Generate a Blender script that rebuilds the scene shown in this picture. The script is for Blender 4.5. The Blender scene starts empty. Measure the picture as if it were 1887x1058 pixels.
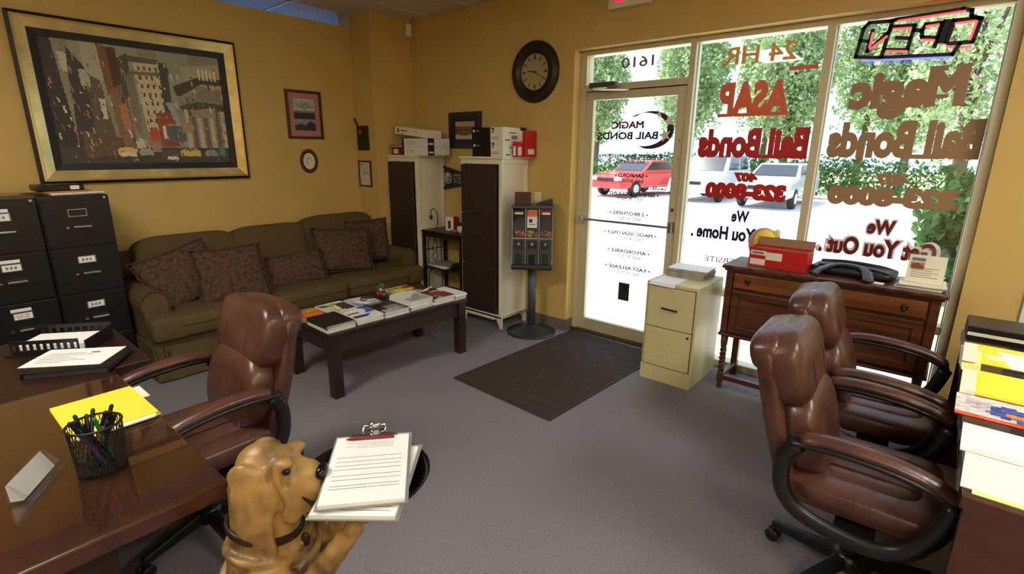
import bpy, bmesh, math, random
import numpy as np
from mathutils import Vector, Matrix, Euler
random.seed(7); rng = np.random.default_rng(7)
PI = math.pi
scene = bpy.context.scene
COL = scene.collection

# ------------------------------------------------------------------ camera
YAW, PITCH, ROLL, FPX = -0.700808, 0.2595, 0.00827, 948.03
cd = bpy.data.cameras.new('camera'); cam = bpy.data.objects.new('camera', cd); COL.objects.link(cam)
fw = Vector((math.sin(YAW)*math.cos(PITCH), math.cos(YAW)*math.cos(PITCH), -math.sin(PITCH)))
rt = Vector((math.cos(YAW), -math.sin(YAW), 0)); up = rt.cross(fw)
rt2 = rt*math.cos(ROLL)+up*math.sin(ROLL); up2 = up*math.cos(ROLL)-rt*math.sin(ROLL)
cam.matrix_world = Matrix(((rt2.x, up2.x, -fw.x, 0), (rt2.y, up2.y, -fw.y, 0), (rt2.z, up2.z, -fw.z, 1.64), (0, 0, 0, 1)))
cd.sensor_width = 36; cd.lens = FPX/1887*36; cd.clip_start = .05; cd.clip_end = 200
scene.camera = cam

# ------------------------------------------------------------------ world, sun, exposure
SUN_E, SKY_E, LAMP_E, EXPO = 11, 2.6, 30, 0.0
w = bpy.data.worlds.new('sky'); scene.world = w; w.use_nodes = True
bg = w.node_tree.nodes['Background']; bg.inputs[0].default_value = (.60, .78, 1, 1); bg.inputs[1].default_value = SKY_E
sl = bpy.data.lights.new('sun', 'SUN'); sl.energy = SUN_E; sl.angle = .009; sl.color = (1, .96, .88)
so = bpy.data.objects.new('sun', sl); COL.objects.link(so); so.location = (-4, 8, 20)
so.rotation_euler = Vector((.45, -.02, -1)).to_track_quat('-Z', 'Y').to_euler()
vs = scene.view_settings; vs.view_transform = 'Standard'; vs.look = 'None'; vs.gamma = 1; vs.use_curve_mapping = False; vs.exposure = EXPO
scene.cycles.use_denoising = True
scene.cycles.max_bounces = 8; scene.cycles.diffuse_bounces = 4; scene.cycles.transparent_max_bounces = 24
scene.cycles.sample_clamp_indirect = 6

# ------------------------------------------------------------------ materials
def lin(c):
    return tuple((x/255/12.92 if x/255 <= .04045 else ((x/255+.055)/1.055)**2.4) for x in c[:3])+(1,)
MATS = {}
def M(name, col=(128, 128, 128), rough=.6, metal=0, var=0, scale=20, bump=0, bscale=None, spec=.5, emit=0, stretch=None, col2=None, coat=0, alpha=1, detail=4):
    """procedural principled material: base colour with optional noise variation (var or a second colour), bump relief"""
    if name in MATS: return MATS[name]
    m = bpy.data.materials.new(name); m.use_nodes = True; MATS[name] = m
    nt = m.node_tree; n = nt.nodes; L = nt.links; b = n['Principled BSDF']
    b.inputs['Base Color'].default_value = lin(col); b.inputs['Roughness'].default_value = rough
    b.inputs['Metallic'].default_value = metal; b.inputs['Specular IOR Level'].default_value = spec
    b.inputs['Coat Weight'].default_value = coat; b.inputs['Alpha'].default_value = alpha
    if emit: b.inputs['Emission Color'].default_value = lin(col); b.inputs['Emission Strength'].default_value = emit
    if var or col2 or bump:
        tc = n.new('ShaderNodeTexCoord'); mp = n.new('ShaderNodeMapping'); L.new(tc.outputs['Object'], mp.inputs[0])
        if stretch: mp.inputs['Scale'].default_value = stretch
        if var or col2:
            t = n.new('ShaderNodeTexNoise'); t.inputs['Scale'].default_value = scale; t.inputs['Detail'].default_value = detail
            L.new(mp.outputs[0], t.inputs[0]); r = n.new('ShaderNodeValToRGB'); L.new(t.outputs[0], r.inputs[0])
            c = lin(col)
            r.color_ramp.elements[0].position = .32; r.color_ramp.elements[1].position = .68
            if col2: r.color_ramp.elements[0].color = c; r.color_ramp.elements[1].color = lin(col2)
            else:
                r.color_ramp.elements[0].color = tuple(x*(1-var) for x in c[:3])+(1,)
                r.color_ramp.elements[1].color = tuple(min(1, x*(1+var)) for x in c[:3])+(1,)
            L.new(r.outputs[0], b.inputs['Base Color'])
        if bump:
            t2 = n.new('ShaderNodeTexNoise'); t2.inputs['Scale'].default_value = bscale or scale*3; t2.inputs['Detail'].default_value = 3
            L.new(mp.outputs[0], t2.inputs[0]); bp = n.new('ShaderNodeBump'); bp.inputs['Strength'].default_value = bump
            bp.inputs['Distance'].default_value = .01; L.new(t2.outputs[0], bp.inputs['Height']); L.new(bp.outputs[0], b.inputs['Normal'])
    return m
def glassmat(name, tint=(1, 1, 1), base=.06, k=.6):
    m = bpy.data.materials.new(name); m.use_nodes = True; MATS[name] = m; nt = m.node_tree; n = nt.nodes; L = nt.links; n.clear()
    o = n.new('ShaderNodeOutputMaterial'); mx = n.new('ShaderNodeMixShader'); tr = n.new('ShaderNodeBsdfTransparent'); gl = n.new('ShaderNodeBsdfGlossy')
    tr.inputs[0].default_value = tint+(1,); gl.inputs['Roughness'].default_value = .01
    lw = n.new('ShaderNodeLayerWeight'); p = n.new('ShaderNodeMath'); p.operation = 'POWER'; p.inputs[1].default_value = 5
    L.new(lw.outputs['Facing'], p.inputs[0]); a = n.new('ShaderNodeMath'); a.operation = 'MULTIPLY_ADD'; a.inputs[1].default_value = k; a.inputs[2].default_value = base
    L.new(p.outputs[0], a.inputs[0]); L.new(a.outputs[0], mx.inputs[0]); L.new(tr.outputs[0], mx.inputs[1]); L.new(gl.outputs[0], mx.inputs[2]); L.new(mx.outputs[0], o.inputs[0])
    return m
def printmat():
    m = bpy.data.materials.new('print'); m.use_nodes = True; MATS['print'] = m; n = m.node_tree.nodes; b = n['Principled BSDF']
    a = n.new('ShaderNodeAttribute'); a.attribute_name = 'Col'; m.node_tree.links.new(a.outputs['Color'], b.inputs['Base Color']); b.inputs['Roughness'].default_value = .45
    return m
def leafmat(name, c1, c2):
    m = bpy.data.materials.new(name); m.use_nodes = True; MATS[name] = m; nt = m.node_tree; n = nt.nodes; L = nt.links; n.clear()
    o = n.new('ShaderNodeOutputMaterial'); mx = n.new('ShaderNodeMixShader'); mx.inputs[0].default_value = .45
    d = n.new('ShaderNodeBsdfDiffuse'); t = n.new('ShaderNodeBsdfTranslucent')
    g = n.new('ShaderNodeNewGeometry'); r = n.new('ShaderNodeValToRGB'); L.new(g.outputs['Random Per Island'], r.inputs[0])
    r.color_ramp.elements[0].color = lin(c1); r.color_ramp.elements[1].color = lin(c2)
    L.new(r.outputs[0], d.inputs[0]); L.new(r.outputs[0], t.inputs[0]); L.new(d.outputs[0], mx.inputs[1]); L.new(t.outputs[0], mx.inputs[2]); L.new(mx.outputs[0], o.inputs[0])
    return m
def ramp_mat(name, stops, rough=.9, scale=40, bump=0, kind='voronoi', stretch=None):
    """patterned cloth: voronoi or noise cells through a colour ramp"""
    m = bpy.data.materials.new(name); m.use_nodes = True; MATS[name] = m; nt = m.node_tree; n = nt.nodes; L = nt.links; b = n['Principled BSDF']
    b.inputs['Roughness'].default_value = rough; b.inputs['Specular IOR Level'].default_value = .15
    tc = n.new('ShaderNodeTexCoord'); mp = n.new('ShaderNodeMapping'); L.new(tc.outputs['Object'], mp.inputs[0])
    if stretch: mp.inputs['Scale'].default_value = stretch
    if kind == 'voronoi':
        t = n.new('ShaderNodeTexVoronoi'); t.inputs['Scale'].default_value = scale; src = t.outputs['Distance']
    else:
        t = n.new('ShaderNodeTexNoise'); t.inputs['Scale'].default_value = scale; t.inputs['Detail'].default_value = 6; src = t.outputs[0]
    L.new(mp.outputs[0], t.inputs[0]); r = n.new('ShaderNodeValToRGB'); L.new(src, r.inputs[0]); cr = r.color_ramp
    cr.elements[0].position, cr.elements[0].color = stops[0][0], lin(stops[0][1]); cr.elements[1].position, cr.elements[1].color = stops[-1][0], lin(stops[-1][1])
    for p, c in stops[1:-1]: e = cr.elements.new(p); e.color = lin(c)
    L.new(r.outputs[0], b.inputs['Base Color'])
    if bump:
        bp = n.new('ShaderNodeBump'); bp.inputs['Strength'].default_value = bump; bp.inputs['Distance'].default_value = .01; L.new(src, bp.inputs['Height']); L.new(bp.outputs[0], b.inputs['Normal'])
    return m

# ------------------------------------------------------------------ mesh helpers
class MB:
    """collects geometry for ONE mesh object"""
    def __init__(s): s.v = []; s.f = []; s.mi = []; s.T = Matrix()
    def add(s, vs, fs, m=0):
        k = len(s.v); s.v += [tuple(s.T @ Vector(p)) for p in vs]
        for f in fs: s.f.append(tuple(i+k for i in f)); s.mi.append(m)
        return s
    def box(s, x0, x1, y0, y1, z0, z1, m=0, mtop=None, mfront=None, mside=None):
        vs = [(x0, y0, z0), (x1, y0, z0), (x1, y1, z0), (x0, y1, z0), (x0, y0, z1), (x1, y0, z1), (x1, y1, z1), (x0, y1, z1)]
        for f, mm in (((0, 3, 2, 1), m), ((4, 5, 6, 7), m if mtop is None else mtop), ((0, 1, 5, 4), m if mfront is None else mfront), ((1, 2, 6, 5), m if mside is None else mside), ((2, 3, 7, 6), m), ((3, 0, 4, 7), m if mside is None else mside)):
            k = None
            s.add([vs[i] for i in f], [(0, 1, 2, 3)], mm)
        return s
    def cbox(s, x0, x1, y0, y1, z0, z1, m=0):
        vs = [(x0, y0, z0), (x1, y0, z0), (x1, y1, z0), (x0, y1, z0), (x0, y0, z1), (x1, y0, z1), (x1, y1, z1), (x0, y1, z1)]
        return s.add(vs, [(0, 3, 2, 1), (4, 5, 6, 7), (0, 1, 5, 4), (1, 2, 6, 5), (2, 3, 7, 6), (3, 0, 4, 7)], m)
    def prism(s, poly, ax, lo, hi, m=0):
        """polygon (2 coords) extruded along axis ax"""
        def p3(p, t): return {'x': (t, p[0], p[1]), 'y': (p[0], t, p[1]), 'z': (p[0], p[1], t)}[ax]
        n = len(poly); vs = [p3(p, lo) for p in poly]+[p3(p, hi) for p in poly]
        fs = [tuple(range(n))[::-1], tuple(range(n, 2*n))]+[(i, (i+1) % n, n+(i+1) % n, n+i) for i in range(n)]
        return s.add(vs, fs, m)
    def tube(s, pts, r, n=8, m=0, closed=False, sq=None, upv=(0, 0, 1)):
        """swept circle (sq=(a,b) for an elliptical section: a sideways, b along up)"""
        P = [Vector(p) for p in pts]; N = len(P); rr = r if isinstance(r, (list, tuple)) else [r]*N; vs = []
        for i, p in enumerate(P):
            a = P[(i-1) % N] if (closed or i > 0) else p; b = P[(i+1) % N] if (closed or i < N-1) else p
            d = (b-a).normalized(); u = Vector(upv)
            if abs(d.dot(u)) > .95: u = Vector((1, 0, 0)) if abs(d.x) < .9 else Vector((0, 1, 0))
            sd = d.cross(u).normalized(); u = sd.cross(d)
            A, B = sq if sq else (1, 1)
            for k in range(n):
                t = 2*PI*(k+.5)/n; vs.append(tuple(p+sd*(math.cos(t)*rr[i]*A)+u*(math.sin(t)*rr[i]*B)))
        fs = [(i*n+k, i*n+(k+1) % n, ((i+1) % N)*n+(k+1) % n, ((i+1) % N)*n+k) for i in range(N if closed else N-1) for k in range(n)]
        if not closed: fs += [tuple(range(n))[::-1], tuple(range((N-1)*n, N*n))]
        return s.add(vs, fs, m)
    def lathe(s, prof, c=(0, 0, 0), n=24, m=0, sx=1, sy=1, caps=True):
        """profile of (radius, z)"""
        vs = [(c[0]+r*sx*math.cos(2*PI*k/n), c[1]+r*sy*math.sin(2*PI*k/n), c[2]+z) for r, z in prof for k in range(n)]; N = len(prof)
        fs = [(i*n+k, i*n+(k+1) % n, (i+1)*n+(k+1) % n, (i+1)*n+k) for i in range(N-1) for k in range(n)]
        if caps and prof[0][0] > 1e-6: fs.append(tuple(range(n))[::-1])
        if caps and prof[-1][0] > 1e-6: fs.append(tuple(range((N-1)*n, N*n)))
        return s.add(vs, fs, m)
    def sq(s, c, a, e1=1., e2=1., n=20, k=12, m=0, R=None):
        """superellipsoid: e<1 boxier, 1 = ellipsoid; R optional rotation matrix"""
        f = lambda x, e: math.copysign(abs(x)**e, x); vs = []
        for i in range(k+1):
            ph = -PI/2+PI*i/k
            for j in range(n):
                th = 2*PI*j/n
                p = Vector((a[0]*f(math.cos(ph), e1)*f(math.cos(th), e2), a[1]*f(math.cos(ph), e1)*f(math.sin(th), e2), a[2]*f(math.sin(ph), e1)))
                if R: p = R @ p
                vs.append((c[0]+p.x, c[1]+p.y, c[2]+p.z))
        return s.add(vs, [(i*n+j, i*n+(j+1) % n, (i+1)*n+(j+1) % n, (i+1)*n+j) for i in range(k) for j in range(n)], m)
    def quad(s, a, b, c, d, m=0): return s.add([a, b, c, d], [(0, 1, 2, 3)], m)
    def build(s, name, mats, parent=None, loc=(0, 0, 0), rot=(0, 0, 0), smooth=False, bevel=0, seg=2, sub=0, org=None):
        """org: world point taken as the origin of vertices given in world coordinates"""
        v = s.v
        if org is not None: v = [(p[0]-org[0], p[1]-org[1], p[2]-org[2]) for p in v]; loc = org
        me = bpy.data.meshes.new(name); me.from_pydata(v, [], s.f)
        if not isinstance(mats, (list, tuple)): mats = [mats]
        for m in mats: me.materials.append(MATS[m] if isinstance(m, str) else m)
        if len(mats) > 1: me.polygons.foreach_set('material_index', s.mi)
        bm = bmesh.new(); bm.from_mesh(me); bmesh.ops.remove_doubles(bm, verts=bm.verts, dist=1e-6); bmesh.ops.recalc_face_normals(bm, faces=bm.faces); bm.to_mesh(me); bm.free()
        if smooth: me.polygons.foreach_set('use_smooth', [True]*len(me.polygons))
        o = bpy.data.objects.new(name, me); COL.objects.link(o); o.location = loc; o.rotation_euler = rot
        if parent: o.parent = parent
        if bevel: b = o.modifiers.new('edge', 'BEVEL'); b.width = bevel; b.segments = seg; b.limit_method = 'ANGLE'; b.angle_limit = .6
        if sub: b = o.modifiers.new('soft', 'SUBSURF'); b.levels = sub; b.render_levels = sub
        return o
def B(name, mats, x0, x1, y0, y1, z0, z1, parent=None, bevel=0, **k):
    return MB().cbox(x0, x1, y0, y1, z0, z1).build(name, mats, parent, bevel=bevel, **k)
def tag(o, label, cat, group=None):
    o['label'] = label; o['category'] = cat
    if group: o['group'] = group
    return o
def struct(o): o['kind'] = 'structure'; return o
def thing(name, label, cat, loc=(0, 0, 0), rz=0, group=None):
    o = bpy.data.objects.new(name, None); COL.objects.link(o); o.location = loc; o.rotation_euler = (0, 0, rz); o.empty_display_size = .05
    return tag(o, label, cat, group)
def dup(root, loc=None, rz=None, label=None):
    r = root.copy(); COL.objects.link(r)
    if loc is not None: r.location = loc
    if rz is not None: r.rotation_euler = (r.rotation_euler[0], r.rotation_euler[1], rz)
    if label: r['label'] = label
    for ch in list(root.children):
        c = ch.copy(); COL.objects.link(c); c.parent = r
        for g in list(ch.children): d = g.copy(); COL.objects.link(d); d.parent = c
    return r
def bez(pts, n=6):
    """Catmull-Rom samples through pts"""
    P = [Vector(p) for p in pts]; P = [P[0]*2-P[1]]+P+[P[-1]*2-P[-2]]; out = []
    for i in range(1, len(P)-2):
        for k in range(n):
            t = k/n; a, b, c, d = P[i-1], P[i], P[i+1], P[i+2]
            out.append(.5*((2*b)+(c-a)*t+(2*a-5*b+4*c-d)*t*t+(3*b-a-3*c+d)*t**3))
    out.append(P[-2]); return [tuple(p) for p in out]
def printed(name, w, h, nx, ny, fn, parent=None, loc=(0, 0, 0), rot=(0, 0, 0), bend=None):
    """flat print w x h in local XY facing +Z; fn(U,V) -> (ny,nx,3) sRGB 0-255, V from the top down"""
    u = (np.arange(nx)+.5)/nx; v = (np.arange(ny)+.5)/ny; U, V = np.meshgrid(u, v); C = np.clip(np.asarray(fn(U, V), float), 0, 255)/255
    C = np.where(C <= .04045, C/12.92, ((C+.055)/1.055)**2.4)
    xs = (np.arange(nx+1)/nx-.5)*w; ys = (.5-np.arange(ny+1)/ny)*h
    X, Y = np.meshgrid(xs, ys); Zz = np.zeros_like(X) if bend is None else bend(X, Y)
    vs = np.stack([X, Y, Zz], -1).reshape(-1, 3); idx = np.arange((nx+1)*(ny+1)).reshape(ny+1, nx+1)
    fs = np.stack([idx[1:, :-1], idx[1:, 1:], idx[:-1, 1:], idx[:-1, :-1]], -1).reshape(-1, 4)
    me = bpy.data.meshes.new(name); me.from_pydata(vs.tolist(), [], fs.tolist()); me.materials.append(MATS['print'])
    ca = me.color_attributes.new('Col', 'FLOAT_COLOR', 'CORNER'); c4 = np.concatenate([C.reshape(-1, 3), np.ones((nx*ny, 1))], 1)
    ca.data.foreach_set('color', np.repeat(c4, 4, 0).astype(np.float32).ravel())
    o = bpy.data.objects.new(name, me); COL.objects.link(o); o.location = loc; o.rotation_euler = rot
    if parent: o.parent = parent
    return o
def text_mesh(s, offset=0., shear=0., space=1.):
    cu = bpy.data.curves.new('t', 'FONT'); cu.body = s; cu.align_x = 'CENTER'; cu.bevel_depth = offset; cu.bevel_resolution = 1; cu.fill_mode = 'BOTH'; cu.shear = shear; cu.space_character = space; cu.resolution_u = 4
    o = bpy.data.objects.new('t', cu); COL.objects.link(o); bpy.context.view_layer.update()
    me = bpy.data.meshes.new_from_object(o.evaluated_get(bpy.context.evaluated_depsgraph_get()))
    bpy.data.objects.remove(o); bpy.data.curves.remove(cu); return me
def lettering(s, mat, x0, x1, z0, z1, y, parent, mirror=True, offset=0., shear=0., name='lettering', space=1., flatten=None, slope=0):
    """flat letters in the plane y filling x0..x1, z0..z1 (mirrored: written for a reader outside)"""
    me = text_mesh(s, offset, shear, space); me.name = name; n = len(me.vertices); a = np.empty(n*3); me.vertices.foreach_get('co', a); a = a.reshape(-1, 3)
    lo, hi = a.min(0), a.max(0); t = (a-lo)/np.maximum(hi-lo, 1e-6); tx = 1-t[:, 0] if mirror else t[:, 0]
    a[:, 0] = x0+tx*(x1-x0); a[:, 2] = z0+t[:, 1]*(z1-z0)+slope*(tx-.5); a[:, 1] = y-.0012*(t[:, 2]-.5)
    me.vertices.foreach_set('co', a.ravel()); me.polygons.foreach_set('use_smooth', [False]*len(me.polygons)); me.materials.clear(); me.materials.append(MATS[mat]); me.update()
    o = bpy.data.objects.new(name, me); COL.objects.link(o); o.parent = parent; return o
def poly_paint(U, V, base, shapes, jitter=0):
    out = np.empty(U.shape+(3,)); out[:] = base
    for pts, c in shapes:
        ins = np.zeros(U.shape, bool); n = len(pts)
        for i in range(n):
            (x1, y1), (x2, y2) = pts[i], pts[(i+1) % n]
            if y1 == y2: continue
            ins ^= ((V > min(y1, y2)) & (V <= max(y1, y2)) & (U < x1+(V-y1)*(x2-x1)/(y2-y1)))
        out[ins] = c
    if jitter: out += rng.normal(0, jitter, U.shape)[..., None]
    return out
def R4(a, b, c, d): return [(a, c), (b, c), (b, d), (a, d)]
printmat()

# ------------------------------------------------------------------ material set
M('gold_paint', (212, 180, 106), .75, var=.04, scale=3, bump=.06, bscale=220)
M('carpet', (112, 110, 117), .95, col2=(150, 145, 147), scale=190, bump=.5, bscale=260, spec=.1, detail=2)
M('tile', (205, 198, 176), .9, var=.05, scale=60, bump=.25, bscale=120)
M('blue_bounce_paint', (120, 140, 205), .8); M('white_metal', (205, 205, 200), .5); M('cove', (112, 105, 100), .6)  # blue added on unseen neighbour walls to bounce blue onto the ceiling
M('alu', (206, 196, 160), .42, metal=.12, var=.05, scale=15, stretch=(1, 1, .1)); M('alu_dark', (95, 88, 78), .4, metal=.6); M('gasket', (25, 25, 25), .6)
M('steel', (200, 200, 205), .25, metal=1); M('chrome', (225, 225, 230), .12, metal=1); M('brass', (170, 130, 60), .35, metal=1)
M('black', (14, 14, 15), .45); M('black_gloss', (10, 10, 11), .12); M('black_plastic', (22, 22, 24), .35); M('black_cab', (16, 16, 17), .38, bump=.05, bscale=300)
M('grey_plastic', (70, 74, 76), .4); M('grey_dark', (46, 48, 50), .35); M('grey_light', (150, 152, 150), .4)
M('white', (236, 234, 228), .6); M('paper', (245, 244, 240), .7); M('ivory', (238, 232, 208), .55, var=.03, scale=8); M('newsprint', (168, 162, 146), .9, var=.4, scale=220, stretch=(.08, .08, 1)); M('dial', (205, 182, 130), .6); M('pages', (225, 222, 212), .8, var=.12, scale=260, stretch=(.05, .05, 1))
M('ink', (60, 60, 66), .7); M('inkline', (130, 130, 130), .7)
M('cream_metal', (214, 203, 148), .42, var=.02, scale=4, bump=.03, bscale=200)
M('panel_dark', (62, 45, 37), .5, col2=(40, 30, 27), scale=30, bump=.5, bscale=60)
M('leather', (94, 58, 46), .32, col2=(68, 41, 33), scale=9, bump=.12, bscale=170, coat=.15)
M('sofa_cloth', (110, 93, 62), .95, col2=(90, 75, 48), scale=120, bump=.4, bscale=300, spec=.1)
M('piping', (70, 60, 38), .9)
ramp_mat('paisley', [(0, (40, 34, 34)), (.14, (98, 76, 54)), (.24, (64, 54, 48)), (.34, (108, 82, 58)), (.46, (70, 70, 66)), (.58, (92, 60, 46)), (1, (58, 46, 38))], scale=36, bump=.2)
M('dark_wood', (52, 33, 25), .38, col2=(36, 22, 17), scale=14, stretch=(1, .15, 1), bump=.04, bscale=40)
M('woven', (58, 38, 30), .6, col2=(30, 20, 17), scale=90, bump=.9, bscale=110)
M('oak', (106, 58, 26), .36, col2=(64, 32, 15), scale=16, stretch=(.12, 1, 1), bump=.06, bscale=50)
M('oak_light', (140, 82, 36), .34, col2=(96, 52, 22), scale=18, stretch=(.1, 1, 1), bump=.05, bscale=50)
M('mahogany', (84, 42, 28), .22, col2=(58, 29, 20), scale=10, stretch=(.12, 1, 1), coat=.3); M('mahogany_dark', (46, 20, 15), .4, col2=(34, 15, 12), scale=12, stretch=(1, 1, .15))
M('rubber', (54, 46, 38), .8, col2=(44, 38, 33), scale=30); M('rubber_rib', (66, 55, 44), .8)
M('yellow', (252, 222, 62), .6); M('yellow_pale', (246, 238, 150), .6); M('red', (196, 30, 30), .4); M('red_dark', (130, 22, 26), .5); M('orange', (214, 110, 40), .5); M('blue', (50, 80, 150), .5); M('navy', (30, 34, 70), .5)
M('green', (40, 130, 60), .45); M('purple', (84, 50, 110), .5); M('teal', (30, 110, 96), .5); M('tan', (196, 150, 110), .7); M('cardboard', (150, 112, 84), .8); M('brown', (84, 46, 30), .55, var=.1); M('pink', (214, 150, 140), .6); M('pink_mat', (190, 132, 118), .7)
M('gold_leaf', (222, 198, 138), .3, metal=.7, var=.2, scale=7); M('gold_lip', (210, 180, 110), .3, metal=.8); M('frame_dark', (38, 27, 20), .35)
M('vinyl_red', (186, 30, 28), .35); M('vinyl_orange', (228, 96, 40), .35); M('vinyl_reflected_amber', (236, 172, 48), .35); M('vinyl_reflected_tan', (160, 126, 94), .3); M('vinyl_navy', (38, 32, 70), .35); M('vinyl_dark', (46, 26, 40), .4); M('vinyl_maroon', (104, 24, 26), .4); M('vinyl_white', (240, 225, 228), .5); M('vinyl_grey', (120, 126, 120), .5)  # tan and amber letter colours hold the reflection of room and wall
M('neon_red', (255, 70, 80), .4, emit=2.2); M('neon_blue', (120, 120, 255), .4, emit=1.4); M('exit_red', (255, 40, 80), .4, emit=.9)
M('lamp_white', (255, 250, 240), .6, emit=LAMP_E)
M('concrete', (218, 212, 202), .9, var=.06, scale=6); M('asphalt', (205, 205, 210), .9, var=.08, scale=10); M('kerb_stone', (150, 138, 124), .9, var=.15, scale=14); M('lawn', (190, 205, 140), .95, col2=(150, 180, 110), scale=20)
M('bark', (90, 74, 60), .9, var=.2, scale=12); M('car_red', (196, 44, 40), .3, coat=.5); M('car_white', (225, 225, 225), .3, coat=.5); M('car_silver', (186, 190, 194), .3, metal=.3, coat=.5); M('car_glass', (40, 48, 56), .1); M('tyre', (28, 28, 28), .8)
M('resin', (188, 148, 84), .4, col2=(92, 66, 34), scale=10, bump=.25, bscale=40, detail=3); M('resin_dark', (40, 26, 16), .4)
leafmat('leaf_light', (206, 216, 172), (128, 158, 104)); leafmat('leaf_dark', (96, 134, 84), (40, 78, 48)); leafmat('blossom', (220, 70, 170), (240, 130, 200))
glassmat('blue_light_glass', (.5, .62, .95)); glassmat('window_glass', base=.07, k=.7); glassmat('clear_plastic', (.96, .97, .97), base=.08, k=.6); glassmat('desk_glass', (.95, .97, .95), base=.06, k=.8)

# ------------------------------------------------------------------ room shell
YW, YF, XL, XP, HC = 3.836, 3.94, -5.02, -4.678, 2.95     # window wall, frame face, partition, pilaster face, ceiling
OX0, OX1, OZ = -2.578, .133, 2.444                        # storefront opening
XB, YB, XR = -9.0, -4.2, 2.7
fl = struct(B('floor', 'carpet', XB, XR, YB, 4.02, -.04, 0))
m = MB(); m.cbox(-5.14, OX0, YW, 4.1, 0, 3.1); m.cbox(OX0, OX1, YW, 4.1, OZ, 3.1); m.cbox(OX1, XR, YW, 4.1, 0, 3.1)
wf = struct(m.build('wall_front', 'gold_paint'))
m = MB(); m.cbox(XB, -5.14, YW, 4.1, 2.5, 3.1); m.cbox(XB, -8.6, YW, 4.1, 0, 2.5); m.cbox(-5.5, -5.14, YW, 4.1, 0, 2.5); struct(m.build('wall_neighbour', 'blue_bounce_paint'))
wl = struct(B('wall_left', 'gold_paint', XL-.12, XL, YB, 3.324, 0, 2.84))
pl = struct(B('pillar', 'gold_paint', XL-.12, XP, 3.324, YW, 0, 3.1))
struct(B('wall_back', 'gold_paint', XB, XR, YB-.15, YB, 0, 3.1)); struct(B('wall_right', 'gold_paint', XR, XR+.15, YB, 4.1, 0, 3.1)); struct(B('wall_far', 'blue_bounce_paint', XB-.15, XB, YB, 4.1, 0, 3.1))
ce = struct(B('ceiling', 'tile', XB, XR, YB, YW, 2.985, 3.1))
tme = None; bars = []
gx = [-4.39+.61*k for k in range(-7, 12)]; gy = [2.69-1.22*k for k in range(-1, 6)]
LIGHTS = {(-2.56, -.97), (1.1, -.97), (1.1, -3.41), (1.1, 1.47)}
lit = []
for x in gx[:-1]:
    for yb in gy[1:]+[gy[-1]-1.22]:
        if x < XB or x+.61 > XR+.01: continue
        y1 = min(yb+1.22, YW)
        if yb < YB: continue
        if any(abs(x-a) < .02 and abs(yb-b) < .02 for a, b in LIGHTS): lit.append((x, yb)); continue
        full = y1-yb > 1.2; key = 'full' if full else 'cut'
        if tme is None: tme = {}
        if key not in tme:
            t = B('ceiling_tile', 'tile', .012, .598, .012, y1-yb-.012, 0, .02, ce, bevel=.004); tme[key] = t.data
        else:
            t = bpy.data.objects.new('ceiling_tile', tme[key]); COL.objects.link(t); t.parent = ce
        t.location = (x, yb, 2.956)
for x in gx:
    if XB < x < XR: B('tee_bar', 'white_metal', x-.012, x+.012, YB, YW, HC, HC+.03, ce)
for y in gy+[gy[-1]-1.22]:
    if YB < y < YW: B('tee_bar', 'white_metal', XB, XR, y-.012, y+.012, HC+.001, HC+.03, ce)
for k, (x, y) in enumerate(lit):
    lab = ['recessed ceiling light panel above the dark wooden desk with the glass top', 'recessed ceiling light panel in the middle of the ceiling', 'recessed ceiling light panel by the back wall', 'recessed ceiling light panel by the side wall', 'recessed ceiling light panel over the back corner'][k % 5]
    t = thing('ceiling_light', lab, 'light', (x+.305, y+.61, HC), 0, 'recessed ceiling lights')
    m = MB(); m.cbox(-.293, .293, -.598, -.575, -.004, .03); m.cbox(-.293, .293, .575, .598, -.004, .03); m.cbox(-.293, -.27, -.575, .575, -.004, .03); m.cbox(.27, .293, -.575, .575, -.004, .03); m.build('frame', 'white_metal', t)
    B('diffuser', 'lamp_white', -.27, .27, -.575, .575, .004, .012, t)
# cove base
struct(B('baseboard_front', 'cove', XP, OX0, YW-.008, YW, 0, .105)); struct(B('baseboard_jamb', 'cove', OX0, OX0+.006, YW-.008, YF, 0, .105)); struct(B('baseboard_right', 'cove', OX1, XR, YW-.008, YW, 0, .105))
struct(B('baseboard_left', 'cove', XL, XL+.008, YB, 3.32, 0, .105)); struct(B('baseboard_pillar', 'cove', XL, XP+.006, 3.316, 3.324, 0, .105))
struct(B('trim_1', 'white', .39, .47, YW-.02, YW, 0, 2.2, bevel=.005)); struct(B('trim_2', 'white', .47, 1.4, YW-.012, YW, 0, 2.12))
struct(B('trim_3', 'white_metal', XL-.13, XL+.005, 3.285, 3.324, 2.84, HC))

# ------------------------------------------------------------------ storefront: one door and two windows in an anodised frame
FD = 4.05; YG = 3.978
def member(x0, x1, z0, z1, par, name='frame_member', y0=YF, y1=FD, mat='alu'): return B(name, mat, x0, x1, y0, y1, z0, z1, par, bevel=.003)
d1 = struct(B('door_1', 'alu_dark', OX0, -1.597, YF-.03, FD+.02, 0, .018))          # threshold, carries the door
member(OX0, -2.522, .018, OZ, d1); member(-1.641, -1.597, .018, OZ, d1); member(-2.522, -1.641, 2.406, OZ, d1); member(-2.522, -1.641, 2.125, 2.175, d1)
B('transom_pane', 'window_glass', -2.522, -1.641, YG, YG+.006, 2.175, 2.406, d1)
member(-2.522, -2.45, .02, 2.118, d1, 'door_stile', YF+.012, YF+.056); member(-1.712, -1.645, .02, 2.118, d1, 'door_stile', YF+.012, YF+.056)
member(-2.45, -1.712, 2.055, 2.118, d1, 'door_rail', YF+.012, YF+.056); member(-2.45, -1.712, .02, .13, d1, 'door_rail', YF+.012, YF+.056, 'alu')
B('door_pane', 'window_glass', -2.45, -1.712, YG, YG+.006, .13, 2.055, d1)
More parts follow.
